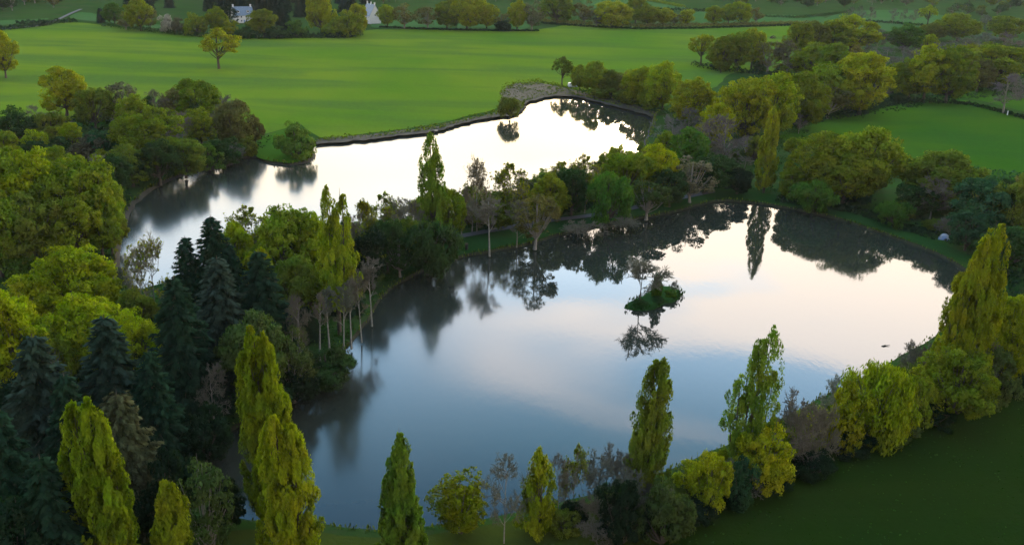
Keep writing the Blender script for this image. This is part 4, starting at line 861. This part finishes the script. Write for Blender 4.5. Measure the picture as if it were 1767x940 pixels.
house(G(641, 40), math.radians(-58), 14, 8.5, 5.6, 13.0, 'house with a tall bright white gable and three chimneys behind the garden trees', 'wall', chimneys=3)
# lean-to porch at the foot of the white gable
# white van
def wheel_at(parent, x, y, r=.36):
    V = []; Fs = []; k = 14
    for yy in (-.12, .12):
        for i in range(k): V.append((x + r * math.cos(6.283 * i / k), y + yy, r + r * math.sin(6.283 * i / k)))
    Fs = [tuple(range(k - 1, -1, -1)), tuple(range(k, 2 * k))] + [(i, (i + 1) % k, k + (i + 1) % k, k + i) for i in range(k)]
    w = link('wheel', mesh_np('wheel', V, Fs, M['rubber']), parent)
    V = [(x + .2 * math.cos(6.283 * i / 10), y + s * .135, r + .2 * math.sin(6.283 * i / 10)) for s in (-1, 1) for i in range(10)]
    link('rim', mesh_np('rim', V, [tuple(range(9, -1, -1)), tuple(range(10, 20))] + [(i, (i + 1) % 10, 10 + (i + 1) % 10, 10 + i) for i in range(10)], M['white']), w)
def profile(name, pts, y0, y1, mat, parent, taper=0.0):
    n = len(pts); zt = max(p[1] for p in pts)
    V = []
    for sgn, yy in ((-1, y0), (1, y1)):
        for x, z in pts: V.append((x, yy - sgn * taper * max(0, z - .95), z))
    Fs = [tuple(range(n)), tuple(range(2 * n - 1, n - 1, -1))] + [((i + 1) % n, i, n + i, n + (i + 1) % n) for i in range(n)]
    return link(name, mesh_np(name, V, Fs, mat), parent)
van = empty('parked_van', G(988, 151)); van.rotation_euler = (0, 0, math.radians(8)); tag(van, 'small white van parked under the dark-limbed tree by the far pond', 'van')
profile('body', [(-2.1,.35),(2.0,.35),(2.1,.75),(2.0,1.05),(1.35,1.2),(.75,1.95),(.4,2.1),(-2.0,2.1),(-2.12,1.6)], -.9, .9, M['white'], van, .10)
boxes('side_window', [((.35, -.86, 1.5), (.9, .03, .5)), ((-1.0, -.84, 1.6), (1.2, .03, .4))], M['glass'], van)
boxes('windscreen', [[(1.36,-.72,1.23),(1.36,.72,1.23),(1.32,.72,1.23),(1.32,-.72,1.23),(.80,-.66,1.92),(.80,.66,1.92),(.76,.66,1.92),(.76,-.66,1.92)]], M['glass'], van)
for x, y in ((-1.35,-.85),(1.3,-.85),(-1.35,.85),(1.3,.85)): wheel_at(van, x, y)
for y in (-.6, .6): boxes('headlight', [((2.07, y, .8), (.08, .3, .18))], M['white'], van)
boxes('bumper', [((2.12, 0, .45), (.12, 1.7, .22)), ((-2.15, 0, .45), (.12, 1.7, .22))], M['rubber'], van)
# angler's tent and chairs on the grass bank
tent = empty('fishing_tent', G(1629, 412)); tent.rotation_euler = (0, 0, math.radians(-25)); tag(tent, 'small white and blue fishing tent under the trees on the grass bank', 'tent')
V = []; Fs = []; k = 12; rg = 5
for j in range(rg):
    a = j / (rg - 1) * math.pi / 2 * .97
    for i in range(k): V.append((1.25 * math.cos(a) * math.cos(6.283 * i / k), 1.0 * math.cos(a) * math.sin(6.283 * i / k), 1.35 * math.sin(a)))
for j in range(rg - 1):
    for i in range(k):
        if j < 2 and i in (8, 9): continue
        Fs.append((j * k + i, j * k + (i + 1) % k, (j + 1) * k + (i + 1) % k, (j + 1) * k + i))
link('canopy', mesh_np('canopy', V, Fs, M['tent']), tent)
boxes('door_flap', [[(-.55,-1.04,.02),(.55,-1.04,.02),(.55,-1.0,.02),(-.55,-1.0,.02),(-.42,-.74,.95),(.42,-.74,.95),(.42,-.70,.95),(-.42,-.70,.95)]], M['blue'], tent)
boxes('ground_mat', [((0, -.2, .03), (2.7, 2.4, .04))], M['blue'], tent)
def camp_chair(P, rz, label):
    r = empty('camp_chair', P); r.rotation_euler = (0, 0, rz); tag(r, label, 'chair', 'camp chairs by the fishing tent')
    boxes('seat', [((0, 0, .45), (.5, .5, .05))], M['wood'], r); boxes('backrest', [[(-.25,.22,.47),(.25,.22,.47),(.25,.26,.47),(-.25,.26,.47),(-.25,.36,.95),(.25,.36,.95),(.25,.40,.95),(-.25,.40,.95)]], M['wood'], r)
    for x in (-.22, .22):
        for y in (-.22, .22): boxes('leg', [((x, y, .21), (.04, .04, .42))], M['rubber'], r)
camp_chair(G(1641, 414), .4, 'pale camp chair just right of the fishing tent'); camp_chair(G(1647, 419), -.5, 'farther-right pale camp chair by the fishing tent')
# post on the lawn, gate post, landing stage, floating stick, brush pile
bn = empty('litter_bin', G(805, 431)); tag(bn, 'dark upright bin on the lawn left of the white-trunked tree', 'bin')
def cyl(name, r0, r1, z0, z1, mat, parent, k=12, x=0, y=0):
    V = [(x + r * math.cos(6.283 * i / k), y + r * math.sin(6.283 * i / k), z) for r, z in ((r0, z0), (r1, z1)) for i in range(k)]
    return link(name, mesh_np(name, V, [tuple(range(k - 1, -1, -1)), tuple(range(k, 2 * k))] + [(i, (i + 1) % k, k + (i + 1) % k, k + i) for i in range(k)], mat), parent)
cyl('body', .34, .40, 0, 1.35, M['rubber'], bn); cyl('lid', .44, .30, 1.37, 1.62, M['bark'], bn)
gp = empty('gate_post', G(1738, 199)); tag(gp, 'pale gate post in the low hedge by the leafless grey tree', 'post')
cyl('post', .22, .18, -.2, 1.9, M['white'], gp); cyl('cap', .26, .05, 1.9, 2.1, M['wood'], gp)
st = empty('fishing_stage', G(752, 229, 0)); st.rotation_euler = (0, 0, .25); tag(st, 'tiny dark wooden fishing stage on the far pond mud shore', 'jetty')
for i in range(7): boxes('plank', [((0, .9 - .3 * i, .78), (1.5, .26, .06))], M['wood'], st)
for x in (-.6, .6):
    for y in (-.8, .8): boxes('pile', [((x, y, .3), (.14, .14, 1.2))], M['bark'], st)
def branch_obj(name, loc, segs, label, cat, mat='bark'):
    o = link(name, tubes(name, segs, M[mat], 6), None, loc); tag(o, label, cat)
branch_obj('floating_branch', G(1529, 597, 0), [[((-.85,-.12,.02),.10),((-.4,-.05,.10),.13),((.2,.1,.10),.07),((.85,.35,.16),.03)],[((-.3,0,.1),.05),((-.1,.25,.3),.02)],[((.2,.1,.1),.04),((.5,.0,.2),.015)]], 'short dark branch afloat off the right bank of the near pond', 'branch')
branch_obj('brush_pile', G(1335, 67), [[((-2.2,0,0),.9),((-1.6,.2,1.0),.8),((-.6,0,1.9),.35),((.6,0,1.7),.25),((1.8,0,.4),.15)],[((-1.5,.4,.2),.5),((0,.3,.6),.4),((1.2,.2,.2),.3)],[((-1,-.3,.3),.3),((.4,-.4,1.2),.15)]], 'small dark arched brush pile in the far meadow', 'brush pile')
branch_obj('mud_lump', G(909, 178, 0), [[((-1.1,0,-.1),.12),((-.5,.1,.12),.4),((.3,0,.15),.45),((1.1,-.1,-.1),.12)],[((-2.6,.6,-.05),.1),((-2.2,.6,.08),.2),((-1.9,.6,-.05),.08)]], 'dark mud lump standing in the far pond beside the round bush', 'mud', 'mud')
# rails and posts of a fence by the meadow corner
# ------------------------------------------------------------------ thin evening haze over the land
def haze_box():
    m = bpy.data.materials.new('evening haze'); m.use_nodes = True; n = m.node_tree.nodes; n.remove(n['Principled BSDF'])
    v = n.new('ShaderNodeVolumePrincipled'); v.inputs['Color'].default_value = (.80, .85, .82, 1); v.inputs['Density'].default_value = .00003
    m.node_tree.links.new(v.outputs[0], n['Material Output'].inputs['Volume'])
    x0, x1, y0, y1, z0, z1 = -6500, 6500, -850, 11500, -1.5, 78
    V = [(x, y, z) for z in (z0, z1) for x, y in ((x0, y0), (x1, y0), (x1, y1), (x0, y1))]
    me = mesh_np('haze', V, [(3, 2, 1, 0), (4, 5, 6, 7), (0, 1, 5, 4), (1, 2, 6, 5), (2, 3, 7, 6), (3, 0, 4, 7)], m)
    tag(link('haze', me), kind='stuff')
haze_box()
for o in PLANTS:
    if '_x' in o: del o['_x']
